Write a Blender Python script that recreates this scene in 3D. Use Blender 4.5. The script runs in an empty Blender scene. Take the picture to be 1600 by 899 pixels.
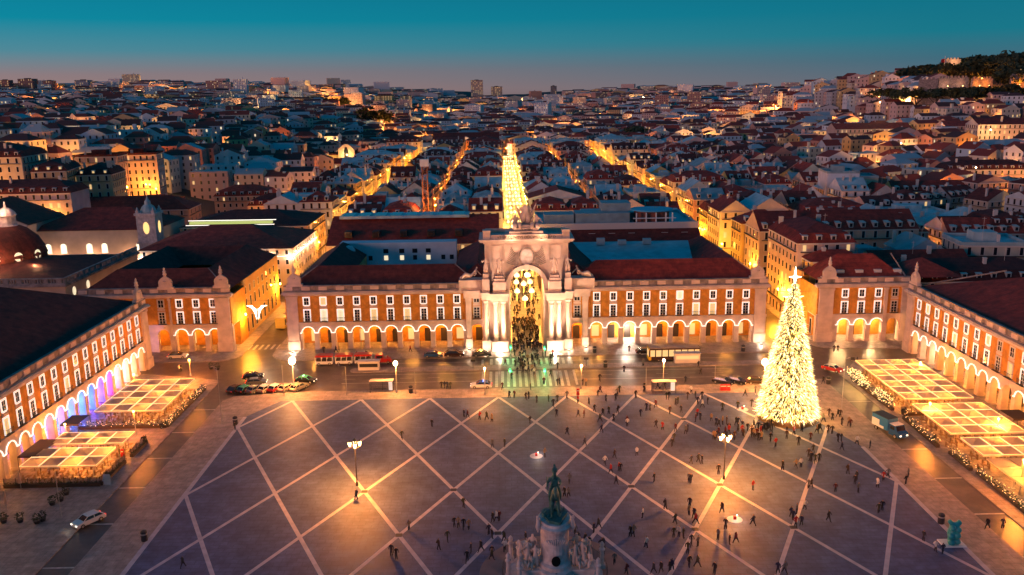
import bpy, math, random
import numpy as np
from mathutils import Vector, Matrix
SC = bpy.context.scene
COL = SC.collection
R = math.radians
rnd = random.Random(7)

# ------------------------------------------------------------------ camera
CAM = (-5.487, -196.17, 60.0); YAW, PITCH, ROLL, FPX = 0.0103, 0.2281, -0.0149, 1336.0
def _axes():
    f = Vector((math.sin(YAW)*math.cos(PITCH), math.cos(YAW)*math.cos(PITCH), -math.sin(PITCH)))
    r = Vector((math.cos(YAW), -math.sin(YAW), 0)); u = r.cross(f)
    c, s = math.cos(ROLL), math.sin(ROLL)
    return c*r+s*u, -s*r+c*u, f
_r, _u, _f = _axes()
cd = bpy.data.cameras.new('camera'); cam = bpy.data.objects.new('camera', cd); COL.objects.link(cam)
cd.sensor_width = 36; cd.lens = 36*FPX/1600; cd.clip_end = 9000; cd.clip_start = 1
m = Matrix((( _r[0], _u[0], -_f[0], CAM[0]), (_r[1], _u[1], -_f[1], CAM[1]), (_r[2], _u[2], -_f[2], CAM[2]), (0, 0, 0, 1)))
cam.matrix_world = m
SC.camera = cam
def ground(px, py, z=0.12):
    """metres on the ground for a point measured in the survey photograph"""
    d = _f*FPX + _r*(px-800) - _u*(py-449.5)
    t = (z-CAM[2])/d[2]
    return CAM[0]+t*d[0], CAM[1]+t*d[1]

# ------------------------------------------------------------------ sky, after sunset
W = bpy.data.worlds.new('World'); SC.world = W; W.use_nodes = True
nt = W.node_tree; nt.nodes.clear()
N = nt.nodes.new; LK = nt.links.new
out = N('ShaderNodeOutputWorld'); bg = N('ShaderNodeBackground')
tc = N('ShaderNodeTexCoord'); sep = N('ShaderNodeSeparateXYZ'); LK(tc.outputs['Generated'], sep.inputs[0])
def ramp(stops):
    r = N('ShaderNodeValToRGB'); e = r.color_ramp.elements
    while len(e) > 1: e.remove(e[0])
    e[0].position, e[0].color = stops[0][0], (*stops[0][1], 1)
    for p, c in stops[1:]:
        n = e.new(p); n.color = (*c, 1)
    return r
mr = N('ShaderNodeMapRange'); mr.inputs[1].default_value = -0.02; mr.inputs[2].default_value = 0.32
LK(sep.outputs[2], mr.inputs[0])
# elevation ramps: west side (warm low band) and east side (cooler); position 0.06 is the horizon, 0.35 about 5.7 degrees
west = ramp([(0.0, (.26,.14,.13)), (0.06, (.36,.20,.18)), (0.12, (.28,.20,.21)), (0.19, (.08,.25,.32)), (0.28, (.0,.245,.35)), (0.40, (0.0,.20,.32)), (0.6, (0.0,.115,.215)), (1.0, (.0,.10,.22))])
east = ramp([(0.0, (.09,.09,.11)), (0.06, (.11,.14,.18)), (0.13, (.05,.145,.20)), (0.21, (.004,.18,.25)), (0.30, (0.0,.165,.245)), (0.42, (0.0,.125,.21)), (0.6, (0.0,.095,.185)), (1.0, (.0,.09,.205))])
for q in (west, east): LK(mr.outputs[0], q.inputs[0])
mx = N('ShaderNodeMapRange'); mx.inputs[1].default_value = -0.55; mx.inputs[2].default_value = 0.45
LK(sep.outputs[0], mx.inputs[0])
mix = N('ShaderNodeMix'); mix.data_type = 'RGBA'
LK(mx.outputs[0], mix.inputs[0]); LK(west.outputs[0], mix.inputs[6]); LK(east.outputs[0], mix.inputs[7])
# a physical twilight sky on top, very faint
ny = N('ShaderNodeTexSky'); ny.sky_type = 'NISHITA'; ny.sun_disc = False
ny.sun_elevation = R(1.0); ny.sun_rotation = R(235)
add = N('ShaderNodeMix'); add.data_type = 'RGBA'; add.blend_type = 'ADD'; add.inputs[0].default_value = 0.004
LK(mix.outputs[2], add.inputs[6]); LK(ny.outputs[0], add.inputs[7])
LK(add.outputs[2], bg.inputs[0]); bg.inputs[1].default_value = 1.0; LK(bg.outputs[0], out.inputs[0])
# afterglow from the south-west: one soft, weak, rosy sun
sd = bpy.data.lights.new('afterglow', 'SUN'); sd.energy = 1.3; sd.angle = R(18); sd.color = (1, .43, .36)
sun = bpy.data.objects.new('afterglow', sd); COL.objects.link(sun)
sun.rotation_euler = Vector((math.sin(R(235))*-1, math.cos(R(235))*-1, -math.tan(R(4)))).to_track_quat('-Z', 'Y').to_euler()
SC.view_settings.view_transform = 'Standard'; SC.view_settings.look = 'None'
SC.view_settings.exposure = 0; SC.view_settings.gamma = 1
SC.cycles.max_bounces = 5; SC.cycles.diffuse_bounces = 2; SC.cycles.glossy_bounces = 2; SC.cycles.transmission_bounces = 3
SC.cycles.sample_clamp_indirect = 2.5; SC.cycles.use_denoising = True; SC.cycles.use_light_tree = True
SC.cycles.caustics_reflective = False; SC.cycles.caustics_refractive = False

# ------------------------------------------------------------------ materials
MATS = {}
def mat(name, col=(.5,.5,.5), rough=.8, metal=0., noise=0., scale=1., emit=None, es=0., objcol=False, bump=0., bscale=4., wave=None, sample=True, spec=.5, transl=None, vary=0.):
    if name in MATS: return MATS[name]
    M = bpy.data.materials.new(name); M.use_nodes = True; t = M.node_tree; b = t.nodes['Principled BSDF']
    n = t.nodes.new; l = t.links.new
    b.inputs['Roughness'].default_value = rough; b.inputs['Metallic'].default_value = metal
    b.inputs['Specular IOR Level'].default_value = spec
    b.inputs['Base Color'].default_value = (*col, 1)
    src = None
    if objcol:
        oi = n('ShaderNodeObjectInfo'); src = oi.outputs['Color']
    if vary:
        oi = n('ShaderNodeObjectInfo'); h = n('ShaderNodeHueSaturation')
        mrr = n('ShaderNodeMapRange'); mrr.inputs[3].default_value = 1-vary; mrr.inputs[4].default_value = 1+vary
        l(oi.outputs['Random'], mrr.inputs[0]); l(mrr.outputs[0], h.inputs['Value'])
        if src: l(src, h.inputs['Color'])
        else: h.inputs['Color'].default_value = (*col, 1)
        src = h.outputs[0]
    if noise:
        g = n('ShaderNodeNewGeometry'); nz = n('ShaderNodeTexNoise'); nz.inputs['Scale'].default_value = scale; nz.inputs['Detail'].default_value = 6
        l(g.outputs['Position'], nz.inputs['Vector'])
        r = n('ShaderNodeMapRange'); r.inputs[1].default_value = .3; r.inputs[2].default_value = .7
        r.inputs[3].default_value = 1-noise; r.inputs[4].default_value = 1+noise*.6
        l(nz.outputs[0], r.inputs[0])
        m_ = n('ShaderNodeMix'); m_.data_type = 'RGBA'; m_.blend_type = 'MULTIPLY'; m_.inputs[0].default_value = 1
        if src: l(src, m_.inputs[6])
        else: m_.inputs[6].default_value = (*col, 1)
        l(r.outputs[0], m_.inputs[7]); src = m_.outputs[2]
    if src: l(src, b.inputs['Base Color'])
    hh = None
    if wave:
        ax, sc = wave; tcn = n('ShaderNodeTexCoord'); w = n('ShaderNodeTexWave'); w.bands_direction = ax; w.inputs['Scale'].default_value = sc
        w.inputs['Distortion'].default_value = .4
        l(tcn.outputs['Object'], w.inputs[0]); hh = w.outputs[0]
    elif bump:
        g2 = n('ShaderNodeNewGeometry'); nb = n('ShaderNodeTexNoise'); nb.inputs['Scale'].default_value = bscale; nb.inputs['Detail'].default_value = 5
        l(g2.outputs['Position'], nb.inputs['Vector']); hh = nb.outputs[0]
    if hh:
        bp = n('ShaderNodeBump'); bp.inputs['Strength'].default_value = bump or .5; bp.inputs['Distance'].default_value = .15
        l(hh, bp.inputs['Height']); l(bp.outputs[0], b.inputs['Normal'])
    if emit:
        b.inputs['Emission Color'].default_value = (*emit, 1); b.inputs['Emission Strength'].default_value = es
        if not sample: M.cycles.emission_sampling = 'NONE'
    if transl:
        b.inputs['Transmission Weight'].default_value = transl
    MATS[name] = M
    return M
stone   = mat('limestone', (.66,.50,.42), .75, noise=.22, scale=.5, bump=.25, bscale=3)
stoneD  = mat('weathered_stone', (.30,.24,.22), .85, noise=.5, scale=.8, bump=.4, bscale=3)
ochre   = mat('ochre_plaster', (.70,.29,.04), .85, noise=.24, scale=.55)
white   = mat('white_paint', (.8,.78,.74), .6)
ledf    = mat('lit_window_surround', (.8,.78,.74), .6, emit=(1,.86,.76), es=.8, sample=False)
led     = mat('led_strip', (.9,.9,.9), .5, emit=(1,.86,.74), es=1.7, sample=False)
glass   = mat('window_glass', (.015,.02,.03), .08, spec=.7)
glit    = mat('lit_window_glass', (.3,.25,.15), .4, emit=(1,.62,.25), es=.8, sample=False)
glitw   = mat('cool_lit_window_glass', (.3,.3,.25), .4, emit=(1,.82,.52), es=.95, sample=False)
iron    = mat('dark_iron', (.02,.02,.02), .5)
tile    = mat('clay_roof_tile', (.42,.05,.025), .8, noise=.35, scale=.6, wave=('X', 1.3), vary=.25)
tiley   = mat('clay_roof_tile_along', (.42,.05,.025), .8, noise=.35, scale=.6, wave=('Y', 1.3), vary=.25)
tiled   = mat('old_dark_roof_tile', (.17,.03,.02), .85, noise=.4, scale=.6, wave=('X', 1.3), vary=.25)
zinc    = mat('zinc_sheet_roof', (.38,.49,.50), .5, noise=.25, scale=.4, vary=.3)
plaster = mat('house_plaster', (.6,.5,.4), .85, noise=.16, scale=.3, objcol=True)
shutter = mat('window_trim', (.62,.55,.5), .7)
door_m  = mat('dark_door', (.03,.02,.015), .6)
asphalt = mat('asphalt', (.115,.085,.07), .36, noise=.35, scale=.25, bump=.12, bscale=14, spec=.6)
calcada = mat('limestone_setts', (.40,.31,.27), .55, noise=.25, scale=.5, bump=.2, bscale=10)
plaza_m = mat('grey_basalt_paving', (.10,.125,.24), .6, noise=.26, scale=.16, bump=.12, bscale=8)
band_m  = mat('pale_paving_band', (.52,.46,.50), .6, noise=.2, scale=.8)
paint   = mat('road_paint', (.55,.5,.45), .6, noise=.3, scale=1.5)
soil    = mat('city_ground', (.06,.05,.045), .9, noise=.4, scale=.05)
leaf    = mat('foliage', (.045,.06,.025), .9, noise=.5, scale=.7)
bark    = mat('bark', (.07,.05,.035), .9)
bronze  = mat('green_bronze', (.045,.17,.15), .5, metal=.35, noise=.5, scale=3)
marble  = mat('pale_marble', (.60,.52,.50), .65, noise=.3, scale=1.2, bump=.3, bscale=5)
canvas  = mat('umbrella_canvas', (.74,.60,.50), .85, noise=.12, scale=1.5, vary=.12)
_t = canvas.node_tree; _p = _t.nodes['Principled BSDF']; _tr = _t.nodes.new('ShaderNodeBsdfTranslucent'); _mx = _t.nodes.new('ShaderNodeMixShader')
_tr.inputs[0].default_value = (.74,.60,.46,1); _mx.inputs[0].default_value = .6; _o = _t.nodes['Material Output']
_t.links.new(_p.outputs[0], _mx.inputs[1]); _t.links.new(_tr.outputs[0], _mx.inputs[2]); _t.links.new(_mx.outputs[0], _o.inputs[0])
fairy   = mat('fairy_lights', (.8,.7,.5), .5, emit=(1,.66,.30), es=1.9, sample=False)
sodium  = mat('sodium_lantern', (.8,.7,.5), .5, emit=(1,.6,.2), es=12, sample=False)
wlamp   = mat('white_lantern', (.8,.8,.8), .5, emit=(1,.74,.42), es=9, sample=False)
tin     = mat('dark_metal', (.05,.05,.055), .4, metal=.6)
galv    = mat('galvanised_pole', (.4,.38,.36), .45, metal=.5)
coat    = mat('coat', (.1,.1,.1), .9, objcol=True)
trous   = mat('trousers', (.025,.025,.035), .9)
skin_m  = mat('skin', (.45,.26,.18), .6)
hair_m  = mat('hair', (.03,.018,.012), .8)
rubber  = mat('rubber', (.012,.012,.012), .9)
carp    = mat('car_paint', (.1,.1,.1), .25, objcol=True, spec=.8)
redp    = mat('red_paint', (.5,.02,.015), .35)
tealp   = mat('teal_resin', (.02,.30,.32), .4)
bluep   = mat('blue_tarpaulin', (.02,.16,.36), .5)
headl   = mat('headlamp', (.9,.9,.9), .2, emit=(1,.9,.7), es=2.5, sample=False)
taill   = mat('tail_lamp', (.5,.02,.02), .3, emit=(1,.05,.02), es=3, sample=False)
goldl   = mat('golden_tinsel_light', (.6,.5,.25), .5, emit=(1,.62,.18), es=1.9, sample=False)
whitel  = mat('white_tinsel_light', (.7,.7,.5), .5, emit=(1,.86,.52), es=3.4, sample=False)
fir     = mat('fir_green', (.04,.05,.02), .9)
orn     = mat('ornament_light', (.8,.8,.7), .5, emit=(1,.82,.48), es=1.9, sample=False)
orn2    = mat('ornament_gold_light', (.8,.7,.4), .5, emit=(1,.50,.08), es=1.6, sample=False)

def wear(M, bw, bh, mortar, lo, stain_scale, stain):
    """paving joints, slab to slab variation and stains multiplied into a paving colour"""
    t = M.node_tree; b = t.nodes['Principled BSDF']; n = t.nodes.new; l = t.links.new
    src = b.inputs['Base Color'].links[0].from_socket; g = n('ShaderNodeNewGeometry')
    br = n('ShaderNodeTexBrick'); br.inputs['Scale'].default_value = 1; br.inputs['Brick Width'].default_value = bw; br.inputs['Row Height'].default_value = bh
    br.inputs['Mortar Size'].default_value = mortar; br.inputs['Color1'].default_value = (1,1,1,1); br.inputs['Color2'].default_value = (lo,lo,lo,1); br.inputs['Mortar'].default_value = (.55,.55,.55,1)
    l(g.outputs['Position'], br.inputs['Vector'])
    v = n('ShaderNodeTexNoise'); v.inputs['Scale'].default_value = stain_scale; v.inputs['Detail'].default_value = 9; v.inputs['Roughness'].default_value = .7; l(g.outputs['Position'], v.inputs['Vector'])
    mr_ = n('ShaderNodeMapRange'); mr_.inputs[1].default_value = .42; mr_.inputs[2].default_value = .62; mr_.inputs[3].default_value = stain; mr_.inputs[4].default_value = 1.08; l(v.outputs[0], mr_.inputs[0])
    for s_ in (br.outputs['Color'], mr_.outputs[0]):
        m_ = n('ShaderNodeMix'); m_.data_type = 'RGBA'; m_.blend_type = 'MULTIPLY'; m_.inputs[0].default_value = 1; l(src, m_.inputs[6]); l(s_, m_.inputs[7]); src = m_.outputs[2]
    l(src, b.inputs['Base Color'])
wear(plaza_m, 1.9, .95, .035, .86, .55, .74); wear(calcada, 1.3, 1.3, .03, .88, .8, .74); wear(asphalt, 9, 3.1, .02, .90, .35, .6); wear(ochre, 7, 2.4, .0, .93, .9, .80); wear(tile, 2.2, .9, .03, .8, .7, .7); wear(tiled, 2.2, .9, .03, .8, .7, .7)
# ------------------------------------------------------------------ mesh building
class MB:
    def __init__(s): s.v = []; s.f = []; s.m = []
    def quad(s, a, b, c, d, m=0):
        n = len(s.v); s.v += [a, b, c, d]; s.f.append((n, n+1, n+2, n+3)); s.m.append(m); return s
    def tri(s, a, b, c, m=0):
        n = len(s.v); s.v += [a, b, c]; s.f.append((n, n+1, n+2)); s.m.append(m); return s
    def box(s, x0, x1, y0, y1, z0, z1, m=0, top=None, bottom=True):
        n = len(s.v)
        s.v += [(x0,y0,z0),(x1,y0,z0),(x1,y1,z0),(x0,y1,z0),(x0,y0,z1),(x1,y0,z1),(x1,y1,z1),(x0,y1,z1)]
        fs = [(0,1,5,4),(1,2,6,5),(2,3,7,6),(3,0,4,7),(4,5,6,7)] + ([(3,2,1,0)] if bottom else [])
        s.f += [tuple(n+i for i in q) for q in fs]; s.m += [m]*4+[m if top is None else top]+([m] if bottom else []); return s
    def prism(s, pts, z0, z1, m=0, top=None):
        n = len(s.v); k = len(pts)
        s.v += [(x,y,z0) for x,y in pts]+[(x,y,z1) for x,y in pts]
        for i in range(k):
            j = (i+1) % k; s.f.append((n+i,n+j,n+k+j,n+k+i)); s.m.append(m)
        s.f.append(tuple(n+k+i for i in range(k))); s.m.append(m if top is None else top)
        s.f.append(tuple(n+i for i in reversed(range(k)))); s.m.append(m); return s
    def lathe(s, prof, c=(0,0,0), n=12, m=0, sx=1, sy=1):
        b = len(s.v)
        for r, z in prof:
            for i in range(n):
                a = 2*math.pi*i/n; s.v.append((c[0]+r*sx*math.cos(a), c[1]+r*sy*math.sin(a), c[2]+z))
        for k in range(len(prof)-1):
            for i in range(n):
                j = (i+1) % n; s.f.append((b+k*n+i, b+k*n+j, b+(k+1)*n+j, b+(k+1)*n+i)); s.m.append(m)
        s.f.append(tuple(b+i for i in reversed(range(n)))); s.m.append(m)
        t = b+(len(prof)-1)*n; s.f.append(tuple(t+i for i in range(n))); s.m.append(m); return s
    def tube(s, p0, p1, r0, r1=None, n=6, m=0):
        r1 = r0 if r1 is None else r1
        p0 = Vector(p0); p1 = Vector(p1); d = (p1-p0).normalized()
        a = d.orthogonal().normalized(); b = d.cross(a); k = len(s.v)
        for p, r in ((p0, r0), (p1, r1)):
            for i in range(n):
                t = 2*math.pi*i/n; s.v.append(tuple(p+a*r*math.cos(t)+b*r*math.sin(t)))
        for i in range(n):
            j = (i+1) % n; s.f.append((k+i,k+j,k+n+j,k+n+i)); s.m.append(m)
        s.f.append(tuple(k+i for i in reversed(range(n)))); s.m.append(m)
        s.f.append(tuple(k+n+i for i in range(n))); s.m.append(m); return s
    def ball(s, c, r, m=0, n=8, k=5, sc=(1,1,1)):
        prof = [(max(.001, math.sin(math.pi*i/k))*r, -math.cos(math.pi*i/k)*r*sc[2]) for i in range(k+1)]
        return s.lathe(prof, c, n, m, sc[0], sc[1])
    def mesh(s, name, mats):
        me = bpy.data.meshes.new(name); me.from_pydata(s.v, [], s.f)
        for q in mats: me.materials.append(q)
        if len(mats) > 1: me.polygons.foreach_set('material_index', s.m)
        me.update(); return me
    def build(s, name, mats, parent=None, loc=(0,0,0), rz=0., smooth=False):
        mats = mats if isinstance(mats, (list, tuple)) else [mats]
        me = s.mesh(name, mats)
        if smooth: me.shade_smooth()
        return put(name, me, parent, loc, rz)
def put(name, me, parent=None, loc=(0,0,0), rz=0., scale=None):
    o = bpy.data.objects.new(name, me); COL.objects.link(o)
    if parent: o.parent = parent
    o.location = loc
    if rz: o.rotation_euler = (0,0,rz)
    if scale: o.scale = scale
    return o
LABELS = {}
def tag(o, label=None, cat=None, group=None, kind=None):
    if label: o['label'] = label
    if cat: o['category'] = cat
    if group: o['group'] = group
    if kind: o['kind'] = kind
    return o
def thing(name, label, cat, loc=(0,0,0), rz=0., group=None):
    o = bpy.data.objects.new(name, None); COL.objects.link(o); o.location = loc; o.rotation_euler = (0,0,rz)
    o.empty_display_size = .5
    return tag(o, label, cat, group)
def copy_tree(o, loc=None, rz=None, parent=None, label=None):
    c = o.copy(); COL.objects.link(c); c.parent = parent
    if loc is not None: c.location = loc
    if rz is not None: c.rotation_euler = (0,0,rz)
    if label: c['label'] = label
    for ch in list(o.children): copy_tree(ch, parent=c)
    return c
PW = 4.5      # overall level of the lamps against the twilight
def lamp(parent, loc, power, col, size=.25, kind='POINT', spot=None, aim=None):
    power = power*PW
    d = bpy.data.lights.new('light', kind); d.energy = power; d.color = col; d.shadow_soft_size = size
    if kind == 'SPOT': d.spot_size = R(spot or 60); d.spot_blend = .7
    o = bpy.data.objects.new('light', d); COL.objects.link(o); o.parent = parent; o.location = loc
    if aim: o.rotation_euler = Vector(aim).to_track_quat('-Z', 'Y').to_euler()
    return o
def skin_mesh(name, P, E, rad, sub=1, mats=None, root=0, matfn=None):
    """one continuous surface grown round a skeleton"""
    me = bpy.data.meshes.new(name); me.from_pydata(P, E, [])
    o = bpy.data.objects.new(name, me); COL.objects.link(o)
    md = o.modifiers.new('s', 'SKIN'); md.use_smooth_shade = True; md.branch_smoothing = .6
    for i, r in enumerate(rad):
        v = me.skin_vertices[0].data[i]; v.radius = r if isinstance(r, tuple) else (r, r); v.use_root = (i == root)
    if sub: sb = o.modifiers.new('u', 'SUBSURF'); sb.levels = sub; sb.render_levels = sub
    dg = bpy.context.evaluated_depsgraph_get(); res = bpy.data.meshes.new_from_object(o.evaluated_get(dg))
    bpy.data.objects.remove(o); res.name = name
    res.materials.clear()
    for q in (mats or [stone]): res.materials.append(q)
    if matfn:
        for p in res.polygons: p.material_index = matfn(p.center)
    else:
        for p in res.polygons: p.material_index = 0
    return res
# ------------------------------------------------------------------ terrain
def sstep(a, b, x):
    t = np.clip((x-a)/(b-a), 0, 1); return t*t*(3-2*t)
def terrain(x, y):
    x = np.asarray(x, float); y = np.asarray(y, float)
    z = 26*sstep(-112, -260, x)*sstep(20, 120, y) + 14*sstep(-260, -600, x)
    z = z + 18*np.exp(-((x-530)/120)**2-((y-700)/110)**2) + 34*sstep(315, 380, x)*(.5*sstep(430, 525, y)+.5*sstep(540, 572, y))*(1-sstep(860, 1050, y)) + 14*sstep(158, 330, x)*sstep(-40, 100, y)
    z = z + 8*sstep(330, 700, x)
    z = z + 13*sstep(900, 3000, y) + 24*sstep(-100, -1300, x)*sstep(700, 2600, y)
    h = 6*np.sin(x*.0065+1.3)*np.cos(y*.0052) + 4*np.sin(x*.013+y*.009)
    z = z + h*sstep(600, 1100, y)
    z = z - 10*np.exp(-((x+150+.12*(y-700))/160)**2)*sstep(700, 1000, y)
    return z
def tz(x, y): return float(terrain(x, y))
xs = np.concatenate([np.linspace(-6000, -1000, 14), np.linspace(-960, 960, 97), np.linspace(1000, 6000, 14)])
ys = np.concatenate([np.linspace(-1500, -200, 6), np.linspace(-180, 1200, 70), np.linspace(1240, 7000, 60)])
gx, gy = np.meshgrid(xs, ys); gzz = terrain(gx, gy)-.03
nx, ny_ = len(xs), len(ys)
V = np.stack([gx.ravel(), gy.ravel(), gzz.ravel()], 1)
F = [(j*nx+i, j*nx+i+1, (j+1)*nx+i+1, (j+1)*nx+i) for j in range(ny_-1) for i in range(nx-1)]
me = bpy.data.meshes.new('ground'); me.from_pydata(V.tolist(), [], F); me.materials.append(soil); me.shade_smooth()
tag(put('ground', me), kind='structure')
def sheet(name, pts, z, m, parent=None):
    b = MB(); n = len(pts); b.v = [(x,y,z) for x,y in pts]; b.f = [tuple(range(n))]; b.m = [0]
    o = b.build(name, m, parent); return o if parent else tag(o, kind='structure')
def slab(name, pts, z1, m, z0=-.02):
    return tag(MB().prism(pts, z0, z1).build(name, m), kind='structure')
def arc(cx, cy, r, a0, a1, n=7):
    return [(cx+r*math.cos(R(a0+(a1-a0)*i/n)), cy+r*math.sin(R(a0+(a1-a0)*i/n))) for i in range(n+1)]
K = .12
sheet('road', [(-130,-320),(130,-320),(130,20),(-130,20)], 0.0, asphalt)
for k, (x0, x1) in enumerate([(-73,-60.5),(-36,-31),(-5.3,5.3),(29,34),(57.5,71),(95,100),(124,130),(-118,-112)]):
    sheet('street', [(x0-1,20),(x1+1,20),(x1+1,600),(x0-1,600)], 0.004+.004*(k % 2), asphalt if k != 2 else calcada)
ROWS = [54+42*i for i in range(13)]          # centre lines of the cross streets
for y in ROWS: sheet('street', [(-120,y-5),(160,y-5),(160,y+5),(-120,y+5)], .014, asphalt)
# pavements (raised, with kerb faces)
slab('plaza_pavement', [(-62,-320),(61,-320),(61,-27.5),(47,-27.5),(44,-29.5),(-50,-29.5),(-60.5,-31.5),(-62,-34)], K, calcada)
slab('pavement', [(-92,-320),(-66.3,-320),(-66.3,-24)]+arc(-69.3,-23.5,3,0,90,5)+[(-92,-14)], K, calcada)
slab('pavement', [(65.5,-320),(92,-320),(92,-14),(72,-16)]+arc(69.5,-24,4,90,180,5), K, calcada)
slab('pavement', arc(-54,-2.5,6,180,270,6)+arc(53.5,-2.5,6,270,360,6)+[(59.5,48),(5,48),(5,0),(-5,0),(-5,48),(-60,48)], K, calcada)
slab('pavement', [(-115,-9),(-74,-8)]+arc(-72,-3,5,270,350,5)+[(-67,48),(-115,48)], K, calcada)
slab('pavement', arc(71,-2.2,4,180,265,5)+[(92,-8),(100,-8),(100,48),(67,48)], K, calcada)
slab('traffic_island', arc(-38,-16.2,1.6,90,270,6)+arc(51,-15.8,1.6,270,450,6)[:], K, calcada)
# the plaza: grey stone field with a lattice of pale bands
GA, GB, GY = 13.68, 13.44, -34.77
field = [(-54.9,-320),(54.9,-320),(54.9,-62),(47,-36.2),(44.5,GY),(-50.2,GY),(-54.9,-43)]
plaza = sheet('plaza_floor', field, K+.004, plaza_m)
def clip_line(p, d, poly):
    t0, t1 = -1e9, 1e9; n = len(poly)
    for i in range(n):
        ax, ay = poly[i]; bx, by = poly[(i+1) % n]; nx_, ny2 = -(by-ay), bx-ax      # inward for ccw
        den = d[0]*nx_+d[1]*ny2; num = (ax-p[0])*nx_+(ay-p[1])*ny2
        if abs(den) < 1e-9: continue
        t = num/den
        if den > 0: t0 = max(t0, t)
        else: t1 = min(t1, t)
    return t0, t1
for s in (-1, 1):
    L = math.hypot(GA/2, GB); d = (s*GA/2/L, -GB/L); nrm = (-d[1], d[0])
    for k in range(-16, 17):
        p = (GA*(k+.5), GY); t0, t1 = clip_line(p, d, field)
        if t1-t0 < 2: continue
        t1 = min(t1, t0+400); w = .29; z = K+.008+(.004 if s > 0 else 0)
        a = (p[0]+d[0]*t0, p[1]+d[1]*t0); b = (p[0]+d[0]*t1, p[1]+d[1]*t1)
        if b[1] < -190:
            t = (-190-p[1])/d[1]; b = (p[0]+d[0]*t, -190)
        if a[1] < -180: continue
        sheet('paving_band', [(a[0]-nrm[0]*w, a[1]-nrm[1]*w), (b[0]-nrm[0]*w, b[1]-nrm[1]*w), (b[0]+nrm[0]*w, b[1]+nrm[1]*w), (a[0]+nrm[0]*w, a[1]+nrm[1]*w)], z, band_m, plaza)
for s in (-1, 1):
    sheet('paving_band', [(s*54.9-.35,-190),(s*54.9+.35,-190),(s*54.9+.35,-62 if s > 0 else -43),(s*54.9-.35,-62 if s > 0 else -43)], K+.02, band_m, plaza)
hatch = MB().box(-.45,.45,-.45,.45,0,.02).mesh('drain_cover', [iron])
for i, j in ((-2,3),(-1,3),(1,3),(2,3),(-1.5,4),(-.5,4),(1.5,4),(2.5,4),(2,1)):
    put('drain_cover', hatch, plaza, (GA*i, GY-GB*j, K+.017))
# road paint
def mark(pts, z=.018): return sheet('road_marking', pts, z, paint)
for y in (-11.6, -19.3, -21.9, -24.6):
    for x0, x1 in ((-40,-10),(9,44)):
        if y in (-21.9,):
            x = x0
            while x < x1: mark([(x,y-.07),(x+2.5,y-.07),(x+2.5,y+.07),(x,y+.07)]); x += 6
        else: mark([(x0,y-.09),(x1,y-.09),(x1,y+.09),(x0,y+.09)])
for x, y0, y1 in ((-10.5,-14,-10),(-10.2,-24.6,-18.2),(9.5,-14,-10),(9.5,-28,-18.2)): mark([(x-.25,y0),(x+.25,y0),(x+.25,y1),(x-.25,y1)])
for i in range(14):
    x = -8.5+i*1.25
    mark([(x-.3,-13.8),(x+.3,-13.8),(x+.3,-9.6),(x-.3,-9.6)]); mark([(x-.3,-28.6),(x+.3,-28.6),(x+.3,-18.6),(x-.3,-18.6)])
for i in range(7):
    x = -68.5+i*1.4; mark([(x-.3,1),(x+.3,1),(x+.3,5),(x-.3,5)], .022)
for y in (-38.5,-49.8,-61,-72,-83.5,-95,-106):
    mark([(-66.2,y-.16),(-62.1,y-.16),(-62.1,y+.16),(-66.2,y+.16)]); mark([(61.1,y-2.3),(65.4,y-2.3),(65.4,y-1.98),(61.1,y-1.98)])
# ------------------------------------------------------------------ the arcaded palace fronts
BAY = 3.94
def bay_mesh(w=BAY, r=1.40, zs=4.25, H=6.35, th=1.3, n=10):
    b = MB(); h = w/2
    arcp = [(-r*math.cos(math.pi*i/n), zs+r*math.sin(math.pi*i/n)) for i in range(n+1)]
    for y in (0, th):
        A = lambda x, z: (x, y, z)
        qs = [(A(-h,0),A(-r,0),A(-r,zs),A(-h,zs)), (A(r,0),A(h,0),A(h,zs),A(r,zs)), (A(-h,zs),A(-r,zs),A(-r,H),A(-h,H)), (A(r,zs),A(h,zs),A(h,H),A(r,H))]
        for i in range(n):
            (xa, za), (xb, zb) = arcp[i], arcp[i+1]; qs.append((A(xa,za),A(xb,zb),A(xb,H),A(xa,H)))
        for q in qs: b.quad(*(q if y == 0 else q[::-1]))
    path = [(-r,0)]+arcp+[(r,0)]
    for i in range(len(path)-1):
        (xa, za), (xb, zb) = path[i], path[i+1]; b.quad((xa,0,za),(xa,th,za),(xb,th,zb),(xb,0,zb))
    for s in (-1, 1):                                   # plinths, imposts
        xa, xb = sorted((s*(r-.06), s*h)); b.box(xa, xb, -.10, th+.05, 0, .55); b.box(xa, xb, -.09, .02, zs-.28, zs)
    b.box(-.28, .28, -.16, .02, zs+r-.05, zs+r+.75)
    return b.mesh('arcade_bay', [stone])
BAYM = bay_mesh()
def led_mesh(w=BAY, r=1.52, zs=4.25, n=12, t=.09):
    b = MB(); pts = [(-w/2, zs)]+[(-r*math.cos(math.pi*i/n), zs+r*math.sin(math.pi*i/n)) for i in range(n+1)]+[(w/2, zs)]
    for i in range(len(pts)-1): b.tube((pts[i][0], -.14, pts[i][1]), (pts[i+1][0], -.14, pts[i+1][1]), t, n=4)
    return b.mesh('light_string', [led])
LEDM = led_mesh()
LEDN = led_mesh(w=3.2)
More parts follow.
